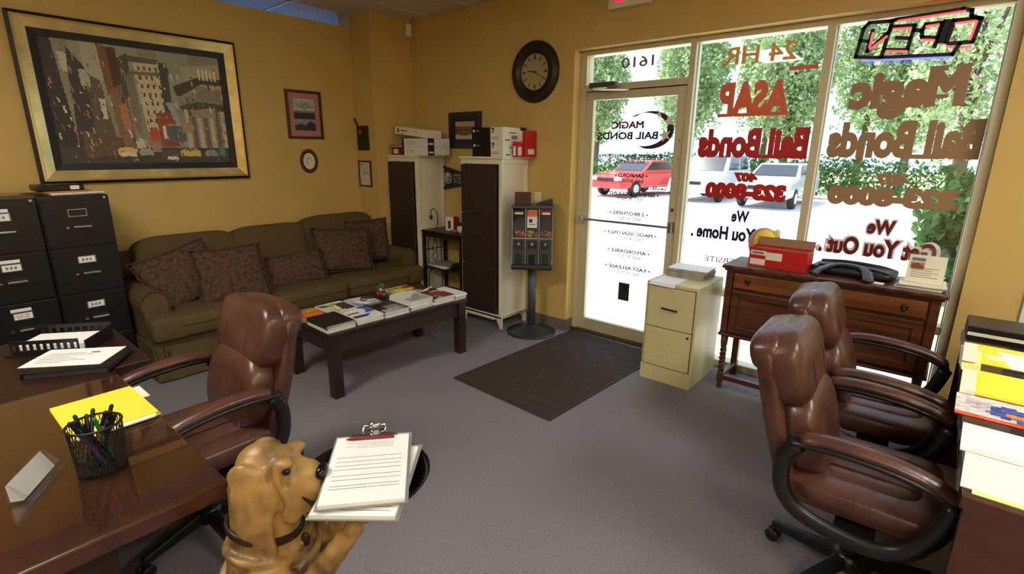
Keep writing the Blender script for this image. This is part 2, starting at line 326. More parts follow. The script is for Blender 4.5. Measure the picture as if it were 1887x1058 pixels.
B('door_gap', 'gasket', -2.52, -1.645, YF+.02, YF+.05, 2.117, 2.126, d1)
pb = MB(); pb.tube([(-2.50, YF-.05, 1.06), (-1.66, YF-.05, 1.06)], .011, 10); pb.cbox(-2.51, -2.48, YF-.062, YF+.012, 1.035, 1.085); pb.cbox(-1.675, -1.65, YF-.062, YF+.012, 1.02, 1.10); pb.build('push_bar', 'steel', d1)
B('lock_cylinder', 'alu_dark', -1.69, -1.665, YF+.004, YF+.012, 1.18, 1.205, d1, bevel=.004); B('screw', 'alu_dark', -1.672, -1.664, YF+.008, YF+.012, 1.58, 1.59, d1); B('screw', 'alu_dark', -1.672, -1.664, YF+.008, YF+.012, 1.72, 1.73, d1)
cl = MB(); cl.cbox(-2.46, -2.22, YF-.06, YF+.012, 2.145, 2.185); cl.build('door_closer', 'alu_dark', d1, bevel=.008); MB().tube([(-2.30, YF-.04, 2.14), (-2.38, YF-.12, 2.125), (-2.12, YF+.0, 2.12)], .008, 6).build('closer_arm', 'steel', d1); B('closer_cap', 'steel', -2.22, -2.185, YF-.055, YF+.01, 2.148, 2.182, d1, bevel=.006)
B('notice_sticker', 'grey_dark', -2.12, -2.015, YG-.003, YG-.001, .365, .525, d1); MB().lathe([(0, 0), (.026, 0), (.026, .001), (0, .001)], n=16).build('sticker_seal', 'black', d1, (-2.066, YG-.0035, .475), (PI/2, 0, 0))
LY = YG-.0045
def L(s, mat, cx, wd, z0, z1, par, **k): return lettering(s, mat, cx-wd/2, cx+wd/2, z0, z1, k.pop('y', LY), par, **k)
L('1610', 'vinyl_grey', -2.078, .28, 2.285, 2.365, d1, offset=.015)
L('MAGIC', 'vinyl_maroon', -2.13, .29, 1.82, 1.878, d1, offset=.04); L('BAIL BONDS', 'vinyl_dark', -2.132, .55, 1.735, 1.795, d1, offset=.035)
for s, z, wd in (('• QUICK RELEASE FREEDOM •', 1.585, .63), ('• SANFORD •', 1.43, .30), ('• SEMINOLE COUNTY •', 1.28, .52), ('• 2 BROTHERS •', 1.115, .36), ('• MAGIC SIGN ONLY •', .945, .49), ('• AFFORDABLE •', .79, .40), ('• FAST RELEASE •', .645, .43)):
    cx = -2.07 if z > 1 else -2.05
    L(s, 'vinyl_dark', cx, wd, z, z+.032, d1, offset=.04); L('BAIL BONDS', 'vinyl_dark', cx, .23, z-.042, z-.014, d1, offset=.015)
mo = MB(); A = []; cxm, czm = -1.925, 1.805                # crescent with two stars knocked out
for k in range(25):
    t = math.radians(-105+235*k/24); A.append((cxm+.195*math.cos(t), czm+.145*math.sin(t)))
for k in range(25):
    t = math.radians(130-235*k/24); A.append((cxm-.055+.195*math.cos(t), czm+.005+.128*math.sin(t)))
for k in range(24):
    q = [A[k], A[k+1], A[48-k], A[49-k]]; mo.add([(p[0], LY, p[1]) for p in q], [(0, 1, 2, 3)], 1 if k > 19 else 0)
mo.build('crescent_emblem', ['vinyl_dark', 'vinyl_maroon'], d1)
def star(cx, cz, r): return [(cx+(r if k % 2 == 0 else r*.42)*math.cos(PI/2+.3+k*PI/5), cz+(r if k % 2 == 0 else r*.42)*math.sin(PI/2+.3+k*PI/5)) for k in range(10)]
st = MB()
for cx, cz, r in ((-1.775, 1.868, .05), (-1.80, 1.765, .055), (-1.86, 1.925, .03)):
    p = star(cx, cz, r); st.add([(cx, LY-.001, cz)]+[(a, LY-.001, b) for a, b in p], [(0, 1+k, 1+(k+1) % 10) for k in range(10)])
st.build('emblem_star', 'vinyl_white', d1)
def window(n, x0, x1):
    wn = struct(B('window_%d' % n, 'alu', x0, x1, YF, FD, 0, .055, bevel=.003)); B('pane', 'window_glass', x0, x1, YG, YG+.006, .055, 2.406, wn)
    member(x0, x1, 2.406, OZ, wn); m = MB(); 
    for a, b in ((x0, x0+.008), (x1-.008, x1)): B('glazing_bead', 'white_metal', a, b, YG+.006, YG+.03, .055, 2.406, wn)
    return wn
w1 = window(1, -1.597, -.772); member(-.772, -.723, 0, OZ, w1, 'mullion'); w2 = window(2, -.723, .085); member(.085, OX1, 0, OZ, w2, 'jamb_member', YF-.06, FD, 'alu')
L('24 HR', 'vinyl_reflected_amber', -1.17, .47, 2.235, 2.35, w1, offset=.02); B('vinyl_strip', 'vinyl_orange', -.97, -.80, LY-.001, LY, 2.165, 2.19, w1)
def slab(s, mat, x0, x1, z0, z1, par, caps=None, sh=.0, y=LY, off=.06):
    """heavy slab-serif word: fat letters plus serif bars at the feet and heads of upright strokes"""
    o = lettering(s, mat, x0, x1, z0, z1, y, par, offset=off, shear=sh)
    for a, b, c, d in caps or (): B('letter_serif', mat, x0+(x1-x0)*a, x0+(x1-x0)*b, y-.0005, y, z0+(z1-z0)*c, z0+(z1-z0)*d, par)
slab('ASAP', 'vinyl_orange', -1.407, -.94, 1.885, 2.12, w1, [(0, .22, 0, .1), (.25, .55, 0, .1), (.68, 1, 0, .1)])
slab('Bail Bonds', 'vinyl_red', -1.529, -.79, 1.60, 1.805, w1, [(.0, .12, 0, .0001), (.55, .66, 0, .12), (.66, .8, 0, .12), (.86, 1, 0, .12), (.88, 1, .88, 1)])
slab('407', 'vinyl_red', -1.246, -1.08, 1.43, 1.50, w1, off=.09); slab('323-8000', 'vinyl_red', -1.442, -.882, 1.305, 1.425, w1, off=.09)
L('We', 'vinyl_navy', -1.165, .125, 1.14, 1.228, w1, offset=.05); L('Get You Home .', 'vinyl_navy', -1.20, .64, 1.0, 1.105, w1, offset=.05); L('WEBSITE', 'vinyl_grey', -1.24, .31, .82, .865, w1, offset=.01)
slab('Magic', 'vinyl_reflected_tan', -.60, -.04, 1.84, 2.125, w2, [(.72, .86, .38, .46), (.88, 1, .9, 1), (.70, .82, .9, 1)])
slab('Bail Bonds', 'vinyl_reflected_tan', -.68, .075, 1.61, 1.83, w2, [(.55, .66, 0, .12), (.66, .8, 0, .12), (.86, 1, 0, .12), (.9, 1, .88, 1)])
slab('407', 'vinyl_reflected_tan', -.393, -.22, 1.445, 1.52, w2, off=.09); slab('323-8000', 'vinyl_reflected_tan', -.635, .03, 1.315, 1.44, w2, off=.09)
L('We', 'vinyl_white', -.31, .165, 1.135, 1.245, w2, offset=.11, y=LY+.002); L('Get You Out .', 'vinyl_white', -.325, .66, .985, 1.125, w2, offset=.11, y=LY+.002)
L('We', 'vinyl_maroon', -.31, .145, 1.145, 1.235, w2, offset=.045); L('Get You Out .', 'vinyl_maroon', -.325, .62, .995, 1.115, w2, offset=.045)

# ------------------------------------------------------------------ outdoors
struct(B('sidewalk', 'concrete', -16, 8, 4.1, 6.0, -.14, -.03)); struct(B('kerb', 'kerb_stone', -16, 8, 6.0, 6.16, -.2, -.025, bevel=.02)); struct(B('ground', 'asphalt', -60, 40, 6.16, 26, -.3, -.14)); struct(B('lawn', 'lawn', -60, 40, 26, 60, -.3, -.12)); struct(B('lawn_strip', 'lawn', -.5, 14, 7.1, 26, -.3, -.11)); struct(B('added_blue_pane', 'blue_light_glass', -8.6, -5.5, 3.97, 3.976, 0, 2.5))  # last pane is added, unseen; its blue tints the neighbour room's daylight
for k in range(6): struct(B('parking_line', 'white', -11.6+2.75*k, -11.5+2.75*k, 14.5, 19.8, -.139, -.137))
def leaves(center, rad, n, size, mat, name='foliage', parent=None, shell=.35, flat=.8):
    d = rng.normal(size=(n, 3)); d /= np.linalg.norm(d, axis=1)[:, None]; r = rng.random(n)**shell
    nz = .75+.25*np.sin(d[:, 0]*7+center[0])*np.sin(d[:, 1]*6+2)*np.cos(d[:, 2]*8)
    P = d*r[:, None]*nz[:, None]*np.array(rad)+np.array(center); a = rng.normal(size=(n, 3)); a /= np.linalg.norm(a, axis=1)[:, None]
    b = np.cross(a, rng.normal(size=(n, 3))); b /= np.linalg.norm(b, axis=1)[:, None]; s = size*(.6+.8*rng.random(n))[:, None]
    V = np.stack([P-a*s, P+b*s*.5, P+a*s, P-b*s*.5], 1).reshape(-1, 3)
    me = bpy.data.meshes.new(name); me.from_pydata(V.tolist(), [], np.arange(4*n).reshape(n, 4).tolist()); me.materials.append(MATS[mat])
    o = bpy.data.objects.new(name, me); COL.objects.link(o); o['kind'] = 'stuff'
    if parent: o.parent = parent
    return o
def tree(x, y, h, rad, label, mat='leaf_light', n=9500, size=.12, blooms=0, gz=-.14):
    t = thing('tree', label, 'tree', (x, y, gz), 0, 'trees beyond the parking lot')
    pts = [(0, 0, 0), (.1, .05, h*.25), (-.05, .1, h*.55), (0, 0, h*.8)]; tr = MB(); tr.tube(pts, [.2, .15, .11, .05], 8)
    for k in range(5):
        a = k*1.3; tr.tube([(0, .05, h*(.3+.06*k)), (math.cos(a)*rad*.5, math.sin(a)*rad*.5, h*(.5+.07*k))], [.08, .03], 6)
    tr.build('trunk', 'bark', t, smooth=True)
    leaves((0, 0, h*.6), (rad*1.02, rad*1.02, h*.47), n, size, mat, 'crown', t)
    if blooms: leaves((0, -rad*.3, h*.6), (rad*.9, rad*.6, h*.33), blooms, size*.5, 'blossom', 'blossoms', t, shell=.5)
    return t
for x, y, h, r, lab in ((-16.5, 27, 9, 2.4, 'leafy tree growing behind the red parked car'), (-11.5, 28.5, 10, 2.4, 'tall leafy tree growing behind the white utility car'), (-6.6, 28, 9, 2.3, 'leafy tree growing behind the silver parked car'), (-21.5, 28, 9, 2.4, 'leafy tree seen through the transom over the door'), (-1.9, 28, 8.5, 2.2, 'tree beyond the lawn strip behind the shrub'), (2.8, 27, 8, 2.2, 'tall leafy tree at the end of the lawn strip'), (-14.1, 33.5, 12, 2.4, 'tall pale tree standing behind the row of trees over the red car'), (-9.2, 34, 12, 2.4, 'tall pale tree standing behind the row of trees over the silver car'), (-4.2, 33.5, 12, 2.4, 'tall pale tree standing behind the row of trees beyond the shrub')): tree(x, y, h, r, lab)
tree(-.1, 15.5, 6.2, 1.6, 'flowering tree with pink blossoms beyond the lit neon sign', n=4200, size=.07, blooms=110, gz=-.11); tree(2.9, 13, 5.2, 1.25, 'young leafy tree standing on the lawn strip', n=4200, size=.07, blooms=60, gz=-.11)
hd = thing('hedge', 'dark green clipped hedge beyond the parked cars', 'hedge', (-8, 24, -.14)); leaves((0, 0, .9), (14, .7, 1.1), 9000, .09, 'leaf_dark', 'foliage', hd)
bu = thing('shrub', 'dense dark green shrub right outside the window behind the sideboard', 'shrub', (.72, 8.3, -.11)); leaves((0, 0, .8), (1.35, .85, 1.05), 7000, .075, 'leaf_dark', 'foliage', bu, shell=.25); MB().tube([(0, 0, 0), (.05, 0, .5)], .04, 6).build('stem', 'bark', bu)
def car(kind, mat, label, loc, rz):
    t = thing('car', label, 'car', loc, rz, 'parked cars')
    suv = kind == 'suv'; h = 1.75 if suv else 1.42
    prof = [(-2.2, .35), (-2.25, .75), (-2.1, .95 if not suv else 1.05), (-1.9 if suv else -1.5, 1.0), (2.1, .85), (2.25, .65), (2.2, .35)]
    prof[3:4] = [(-1.95, 1.08), (.95, 1.02)] if suv else [(-1.35, 1.0), (1.0, .98)]
    MB().prism(prof, 'y', -.86, .86).build('body', mat, t, bevel=.09, seg=3)
    rf = [(-2.05, 1.05), (-1.85, h), (.15, h), (.95, 1.0)] if suv else [(-1.5, .98), (-.85, h), (.1, h), (.95, .96)]
    cab = MB(); vs = []
    for sgn, in ((-1,), (1,)):
        vs += [(x, sgn*(.82 if z < 1.2 else .66), z) for x, z in rf]
    cab.add(vs, [(0, 1, 2, 3), (7, 6, 5, 4), (0, 4, 5, 1), (1, 5, 6, 2), (2, 6, 7, 3), (3, 7, 4, 0)]); cab.build('cabin', mat, t, bevel=.05, seg=2)
    g = MB()
    def pane(a, b, u0, u1, v0, v1, s):      # pane on the side between low edge and roof
        pts = []
        for u, v in ((u0, v0), (u1, v0), (u1, v1), (u0, v1)):
            x0 = rf[0][0]+(rf[1][0]-rf[0][0])*v; x1 = rf[3][0]+(rf[2][0]-rf[3][0])*v; z = 1.0+(h-1.0)*v; pts.append((x0+(x1-x0)*u, s*((.82+(.66-.82)*v)+.008), z))
        g.add(pts, [(0, 1, 2, 3)])
    for s in (-1, 1): pane(0, 0, .08, .46, .15, .85, s); pane(0, 0, .5, .93, .15, .85, s)
    for (xa, za), (xb, zb), o in ((rf[3], rf[2], .01), (rf[0], rf[1], -.01)):
        g.add([(xa+(xb-xa)*v+o*1.5, y*(1-.19*v), za+(zb-za)*v+.012) for v, y in ((.12, -.7), (.12, .7), (.88, .7), (.88, -.7))], [(0, 1, 2, 3)])
    g.build('windows', 'car_glass', t)
    for x in (-1.35, 1.38):
        for y in (-.78, .78):
            wh = MB().lathe([(0, -.1), (.2, -.1), (.32, -.09), (.33, 0), (.32, .09), (.2, .1), (0, .1)], n=18).build('wheel', 'tyre', t, (x, y, .33), (PI/2, 0, 0), smooth=True); MB().lathe([(0, -.108), (.18, -.105), (.18, .105), (0, .108)], n=12).build('hub_cap', 'car_silver', wh)
    B('bumper', mat, 2.15, 2.32, -.84, .84, .35, .6, t, bevel=.05); B('bumper', mat, -2.32, -2.15, -.84, .84, .38, .62, t, bevel=.05)
    for y in (-.62, .62): B('headlamp', 'white', 2.2, 2.262, y-.17, y+.17, .66, .8, t, bevel=.02); B('tail_lamp', 'red', -2.27, -2.2, y-.15, y+.15, .72, .9, t, bevel=.02)
    B('grille', 'black', 2.24, 2.275, -.4, .4, .64, .76, t)
    return t
car('sedan', 'car_red', 'red hatchback car parked beyond the glass door', (-10.3, 20.6, -.14), math.radians(-100)); car('suv', 'car_white', 'white utility car parked between the red and the silver car', (-7.35, 20.9, -.14), math.radians(-90)); car('sedan', 'car_silver', 'silver sedan car parked nose towards the window', (-4.75, 20.2, -.14), math.radians(-90))

# ------------------------------------------------------------------ entrance mat
mt = thing('door_mat', 'dark brown rubber mat with basketweave ribs lying before the glass door', 'mat', (-2.11, 3.13, 0), math.radians(-2.5))
B('base', 'rubber', -.46, .46, -.74, .74, 0, .007, mt, bevel=.003); rb = MB(); N = 9
for i in range(N):
    for j in range(15):
        cx, cy = -.43+.0955*(i+.5), -.72+.096*(j+.5)
        for k in range(5):
            o = (k-2)*.0175
            if (i+j) % 2: rb.cbox(cx+o-.005, cx+o+.005, cy-.043, cy+.043, .007, .0105)
            else: rb.cbox(cx-.043, cx+.043, cy+o-.005, cy+o+.005, .007, .0105)
r_ = rb.build('ribs', 'rubber_rib', mt); r_['kind'] = 'stuff'

# ------------------------------------------------------------------ sofa
S0, S1, SF = .955, 3.43, -4.10          # ends along the wall, front plane
sf = thing('sofa', 'long olive green fabric sofa with skirt and rolled arms against the wall', 'sofa', (-4.55, 2.19, 0))
def wb(name, mat, x0, x1, y0, y1, z0, z1, root, bevel=0, **k):   # box given in world coordinates under a thing
    l = root.location; return B(name, mat, x0-l.x, x1-l.x, y0-l.y, y1-l.y, z0-l.z, z1-l.z, root, bevel, **k)
wb('base', 'sofa_cloth', -4.97, SF-.03, S0+.03, S1-.03, .03, .31, sf, .02)
sk = MB(); n = 60                                                # pleated skirt along the front
ys = [S0+.01+(S1-S0-.02)*i/n for i in range(n+1)]
for i in range(n):
    a, b = ys[i], ys[i+1]; fa, fb = [SF+.006*math.sin(t*2.2*PI/.23) for t in (a, b)]
    sk.add([(fa-.03, a, .27), (fb-.03, b, .27), (fb+.012, b, .012), (fa+.012, a, .012), (fa-.05, a, .012), (fb-.05, b, .012)], [(0, 1, 2, 3), (3, 2, 5, 4)])
for y in (S0+.075, S1-.075, (S0+S1)/2): sk.cbox(SF-.02, SF+.016, y-.006, y+.006, .012, .27)
sk.cbox(-4.95, SF, S0, S0+.012, .012, .28)
sk.T = Matrix.Translation(-sf.location); sk.v = [tuple(sk.T @ Vector(p)) for p in sk.v]; sk.build('skirt', 'sofa_cloth', sf, smooth=False)
for y0, y1 in ((S0, S0+.19), (S1-.19, S1)):
    a = MB(); cy = (y0+y1)/2
    prof = [(y0+.02, .03), (y0+.02, .44)]+[(cy+.094*math.cos(t), .545+.10*math.sin(t)) for t in [math.radians(205-i*23) for i in range(11)]]+[(y1-.015, .44), (y1-.015, .03)]
    a.prism(prof, 'x', -4.95, SF-.13); a.T = Matrix(); a.v = [tuple(Vector(p)-sf.location) for p in a.v]; ar = a.build('arm', 'sofa_cloth', sf, bevel=.015)
    a = MB(); a.tube([(SF-.129, p[0], p[1]) for p in prof[2:-1]], .006, 6); a.v = [tuple(Vector(p)-sf.location) for p in a.v]; a.build('arm_piping', 'piping', ar)
sp = [S0+.18, 1.835, 2.53, S1-.18]
for k in range(3):
    y0, y1 = sp[k], sp[k+1]; c = MB(); c.sq((-4.40+4.55, (y0+y1)/2-2.19, .385), (.335, (y1-y0)/2+.012, .095), .35, .22, 40, 16); (c.sq((SF-.085+4.55, ((S0+.012+y0+.1)/2 if k == 0 else (S1-.012+y1-.1)/2)-2.19, .385), (.105, (y0+.1-S0-.012)/2 if k == 0 else (S1-.012-y1+.1)/2, .092), .35, .3, 28, 12) if k != 1 else None); cu = c.build('seat_cushion', 'sofa_cloth', sf, smooth=True)
    e = MB(); ring = [(-4.40+4.55+.337*math.copysign(abs(math.cos(t))**.22, math.cos(t)), (y0+y1)/2-2.19+((y1-y0)/2+.014)*math.copysign(abs(math.sin(t))**.22, math.sin(t)), .40) for t in [2*PI*i/48 for i in range(48)]]
    e.tube(ring, .0045, 6, closed=True); e.build('piping', 'piping', cu)
    Rr = Matrix.Rotation(math.radians(-14), 3, 'Y'); zt = (.66, .665, .705)[k]
    c = MB(); c.sq((-4.83+4.55, (y0+y1)/2-2.19, zt), (.13, (y1-y0)/2+(.035 if k != 1 else .004), .285), .36, .2, 40, 20, R=Rr); c.build('back_cushion', 'sofa_cloth', sf, smooth=True)
wb('back_frame', 'sofa_cloth', -5.0, -4.9, S0+.02, S1-.02, .1, .84, sf, .03)
def cushion(label, loc, rot, w=.46, h=.46, t=.075):
    m = MB(); n = 18; vs = []; fs = []
    for sgn in (1, -1):
        for i in range(n+1):
            for j in range(n+1):
                u, v = i/n*2-1, j/n*2-1; pin = 1-.07*(1-abs(u*v))*(1 if max(abs(u), abs(v)) > .0 else 1)
                e = max(0, (1-u*u))**.45*max(0, (1-v*v))**.45; vs.append((u*w/2*(1-.06*(1-v*v)), v*h/2*(1-.06*(1-u*u)), sgn*t*e))
    q = (n+1)**2
    for b in (0, 1):
        for i in range(n):
            for j in range(n):
                a = b*q+i*(n+1)+j; fs.append((a, a+1, a+n+2, a+n+1) if b else (a, a+n+1, a+n+2, a+1))
    m.add(vs, fs); o = m.build('throw_pillow', 'paisley', smooth=True, loc=loc, rot=rot)
    rim = [(u*w/2*(1-.06*(1-v*v)), v*h/2*(1-.06*(1-u*u)), 0) for u, v in [(i/8-1, -1) for i in range(16)]+[(1, i/8-1) for i in range(16)]+[(1-i/8, 1) for i in range(16)]+[(-1, 1-i/8) for i in range(16)]]
    MB().tube([(p[0]+rng.normal()*.002, p[1]+rng.normal()*.002, p[2]+rng.normal()*.003) for p in rim], .007, 5, closed=True).build('fringe', 'paisley', o)
    return tag(o, label, 'pillow', 'paisley throw pillows on the sofa')
def facing(fx, fy, tilt, spin=0):        # pillow plane normal towards (fx,fy) tipped up by tilt, spun in its plane
    nrm = Vector((fx, fy, 0)).normalized()*math.cos(tilt)+Vector((0, 0, 1))*math.sin(tilt); side = Vector((0, 0, 1)).cross(nrm).normalized(); u = nrm.cross(side)
    a = side*math.cos(spin)+u*math.sin(spin); b = -side*math.sin(spin)+u*math.cos(spin)
    return Matrix(((a.x, b.x, nrm.x), (a.y, b.y, nrm.y), (a.z, b.z, nrm.z))).to_euler()
cushion('paisley throw pillow leaning tilted into the sofa arm beside the black file cabinets', (-4.50, 1.33, .665), facing(1, -.1, .45, .30), .55, .46)
cushion('paisley throw pillow slumped with its top leaning over the pillow by the sofa arm', (-4.34, 1.63, .655), facing(1, -.2, .5, .03), .52, .47)
cushion('long paisley lumbar pillow with a crease lying low in the middle of the sofa', (-4.42, 2.18, .585), facing(1, -.15, .5, .06), .60, .31)
cushion('dark paisley throw pillow propped against the raised back cushion of the sofa', (-4.46, 2.72, .685), facing(1, -.3, .4, -.06), .56, .44)
cushion('paisley throw pillow in the sofa corner beside the white cabinets, behind another pillow', (-4.60, 3.10, .72), facing(1, -.5, .3, .05), .44, .44)

# ------------------------------------------------------------------ file cabinets
def drawer_unit(root, front, x0, x1, zs, mat, ax, style):
    pass
def black_cabinet(y0, label, cards):
    w, d, h = .375, .53, 1.325; t = thing('file_cabinet', label, 'cabinet', (-4.715, y0+w/2, 0), 0, 'black four-drawer file cabinets')
    B('body', 'black_cab', -d/2, d/2-.018, -w/2, w/2, 0, h, t, bevel=.004)
    for k in range(4):
        z1 = h-.03-k*.317; z0 = z1-.305
        dr = B('drawer', 'black_cab', d/2-.018, d/2+.002, -w/2+.008, w/2-.008, z0, z1, t, bevel=.003)
        B('handle', 'steel', d/2+.002, d/2+.026, -.035, .06, z1-.18, z1-.165, dr, bevel=.004); B('thumb_latch', 'steel', d/2+.002, d/2+.014, -.075, -.058, z1-.18, z1-.168, dr)
        hol = MB(); hol.cbox(d/2+.002, d/2+.006, -.05, .05, z1-.105, z1-.10); hol.cbox(d/2+.002, d/2+.006, -.05, .05, z1-.06, z1-.055); hol.cbox(d/2+.002, d/2+.006, -.05, -.045, z1-.1, z1-.06); hol.cbox(d/2+.002, d/2+.006, .045, .05, z1-.1, z1-.06); hol.build('label_holder', 'steel', dr)
        if cards[k]:
            B('card', 'paper', d/2+.002, d/2+.005, -.044, .044, z1-.1, z1-.06, dr)
            if cards[k] != 'U-Z':
                for q in (-.022, -.002, .018): B('card_print', 'inkline', d/2+.005, d/2+.0054, q-.006, q+.006, z1-.09, z1-.072, dr)
            else: me = lettering(cards[k], 'ink', -.03, .03, z1-.092, z1-.07, 0, dr, mirror=False, name='card_lettering'); me.rotation_euler = (0, 0, PI/2); me.location = (d/2+.0056, 0, 0)
            if cards[k] in ('S-T', 'U-Z', 'O-R'): B('tape_strip', 'paper', d/2+.002, d/2+.0045, -.055, .045, z1-.05, z1-.03, dr)
    MB().lathe([(0, 0), (.009, 0), (.009, .008), (0, .008)], n=10).build('lock', 'steel', t, (d/2+.002, w/2-.03, h-.016), (0, PI/2, 0))
    return t
black_cabinet(.57, 'black metal four-drawer file cabinet standing next to the sofa', ['', 'A-L', 'A-L', ''])
black_cabinet(.192, 'black metal four-drawer file cabinet with taped white drawer cards', ['O-R', 'S-T', 'U-Z', ''])
zc = 1.325
def flat(name, label, cat, mats, cx, cy, z0, w, d, h, rz=0, group=None, bevel=.002, mi=None):
    m = MB(); m.box(-w/2, w/2, -d/2, d/2, 0, h, 0, *(mi or ())); return tag(m.build(name, mats, loc=(cx, cy, z0), rot=(0, 0, rz), bevel=bevel), label, cat, group)
flat('paper_pile', 'loose white papers on top of the black cabinet by the sofa', 'papers', 'paper', -4.72, .80, zc, .22, .30, .012, .15)
flat('envelope', 'orange envelope lying on papers on the black cabinet', 'envelope', 'orange', -4.74, .76, zc+.012, .2, .26, .01, .1)
bb = tag(MB().cbox(-.09, .09, -.13, .13, 0, .042).build('black_box', 'black_plastic', loc=(-4.76, .73, zc+.022), rot=(0, 0, .06), bevel=.008), 'black electronics box with a white sticker on the orange envelope', 'box'); B('sticker', 'paper', .0905, .0915, .05, .10, .008, .034, bb)
flat('paper_sheet', 'white papers on the black cabinet with taped cards', 'papers', 'paper', -4.62, .32, zc, .22, .2, .006, -.1); flat('manila_folder', 'tan folder lying on the black cabinet with taped cards', 'folder', 'tan', -4.86, .45, zc, .18, .16, .006, .1)

def cream_cabinet():
    w, d, h = .382, .49, .745; t = thing('file_cabinet', 'cream metal two-drawer file cabinet standing before the window', 'cabinet', (-1.386, 3.372+d/2, 0))
    m = MB(); m.cbox(-w/2, w/2, -d/2+.012, d/2, 0, h); m.build('body', 'cream_metal', t, bevel=.005)
    B('plinth', 'cream_metal', -w/2+.002, w/2-.002, -d/2, -d/2+.012, .0, .115, t)
    for k, (z0, z1) in enumerate(((.122, .412), (.418, .715))):
        dr = B('drawer', 'cream_metal', -w/2+.022, w/2-.022, -d/2-.004, -d/2+.012, z0, z1, t, bevel=.003); B('shadow_gap', 'brown', -w/2+.018, w/2-.018, -d/2+.006, -d/2+.0125, z0-.004, z1+.004, dr)
        if k: MB().tube([(-.055, -d/2-.02, z0+.15), (.06, -d/2-.02, z0+.145)], .006, 8).build('handle', 'black', dr); B('handle_foot', 'black', -.05, -.044, -d/2-.02, -d/2-.004, z0+.144, z0+.152, dr); B('handle_foot', 'black', .048, .054, -d/2-.02, -d/2-.004, z0+.142, z0+.15, dr)
        else:
            for x in (-.055, .045): B('screw_hole', 'brown', x-.004, x+.004, -d/2-.005, -d/2-.003, z0+.13, z0+.137, dr)
            MB().lathe([(0, 0), (.009, 0), (.009, .004), (0, .004)], n=12).build('lock', 'black', dr, (w/2-.045, -d/2-.003, z1-.03), (PI/2, 0, 0))
    return t
cream_cabinet()
ps = MB(); pts = [(-1.545, 3.60, .7475), (-1.36, 3.60, .7475), (-1.36, 3.366, .7475), (-1.545, 3.366, .7475)]; ps.quad(*pts); ps.quad((-1.545, 3.366, .7475), (-1.36, 3.366, .7475), (-1.355, 3.352, .725), (-1.55, 3.352, .728))
ps_o = ps.build('paper_sheet', 'paper', org=(-1.45, 3.48, .745)); s_ = ps_o.modifiers.new('t', 'SOLIDIFY'); s_.thickness = .002; tag(ps_o, 'white paper sheet folded over the front edge of the cream cabinet', 'paper')
for k in range(7):
    flat('newspaper', 'folded newspaper on top of the pile on the cream cabinet' if k == 6 else 'folded newspaper in the pile on the cream cabinet', 'newspaper', ['newsprint', 'paper'] if k == 6 else 'newsprint', -1.39+.004*random.uniform(-2, 2), 3.72+.003*random.uniform(-2, 2), .745+.0095*k, .29, .22, .0085, random.uniform(-.06, .06), 'newspapers piled on the cream cabinet', mi=(1,) if k == 6 else None)

# ------------------------------------------------------------------ white cabinets with dark doors
def white_cabinet(x0, label, w=.5):
    d, h = .375, 1.585; y0 = 3.457; t = thing('storage_cabinet', label, 'cabinet', (x0+w/2, y0+d/2, 0), 0, 'white cabinets with dark doors')
    m = MB(); m.cbox(-w/2, -w/2+.02, -d/2, d/2-.004, .1, h-.02); m.cbox(w/2-.035, w/2, -d/2, -d/2+.035, .1, h-.02); m.cbox(w/2-.03, w/2-.012, -d/2+.035, d/2-.03, .1, h-.02); m.cbox(w/2-.035, w/2, d/2-.035, d/2-.004, .1, h-.02); m.cbox(w/2-.035, w/2, -d/2+.035, d/2-.035, h-.06, h-.02); m.cbox(w/2-.035, w/2, -d/2+.035, d/2-.035, .1, .135); m.cbox(-w/2, w/2, d/2-.02, d/2-.004, .1, h-.02); m.cbox(-w/2, w/2, -d/2, d/2, .1, .12); m.cbox(-w/2+.02, w/2-.03, -d/2, -d/2+.03, h-.065, h-.02); m.cbox(-w/2, w/2-.03, -d/2, -d/2+.02, .1, .13)
    m.build('body', 'ivory', t, bevel=.003)
    B('top', 'ivory', -w/2-.012, w/2+.02, -d/2-.015, d/2, h-.02, h, t, bevel=.004)
    z = [.135, .59, 1.07, h-.068]
    for k in range(3): B('door_panel', 'panel_dark', -w/2+.01, w/2-.06, -d/2-.012, -d/2+.004, z[k]+.003, z[k+1]-.003, t, bevel=.006)
    for x, sx in ((-w/2, 1), (w/2, -1)):
        for y, sy in ((-d/2, 1), (d/2-.006, -1)):
            f = MB(); f.cbox(min(x, x+sx*.03), max(x, x+sx*.03), min(y, y+sy*.022), max(y, y+sy*.022), 0, .1); f.prism([(x+sx*.03, .1), (x+sx*.03, .03), (x+sx*.075, .1)], 'y', min(y, y+sy*.02), max(y, y+sy*.02)); f.build('foot', 'ivory', t)
    m = MB(); m.prism([(-w/2+.05, .1), (-w/2+.09, .075), (w/2-.09, .075), (w/2-.05, .1)], 'y', -d/2, -d/2+.018); m.build('apron', 'ivory', t)
    return t
white_cabinet(-3.555, 'white cabinet with three dark door panels standing beside the candy machine', .51)
white_cabinet(-4.665, 'white cabinet with dark door panels standing in the corner behind the sofa', .475)
ZT = 1.585
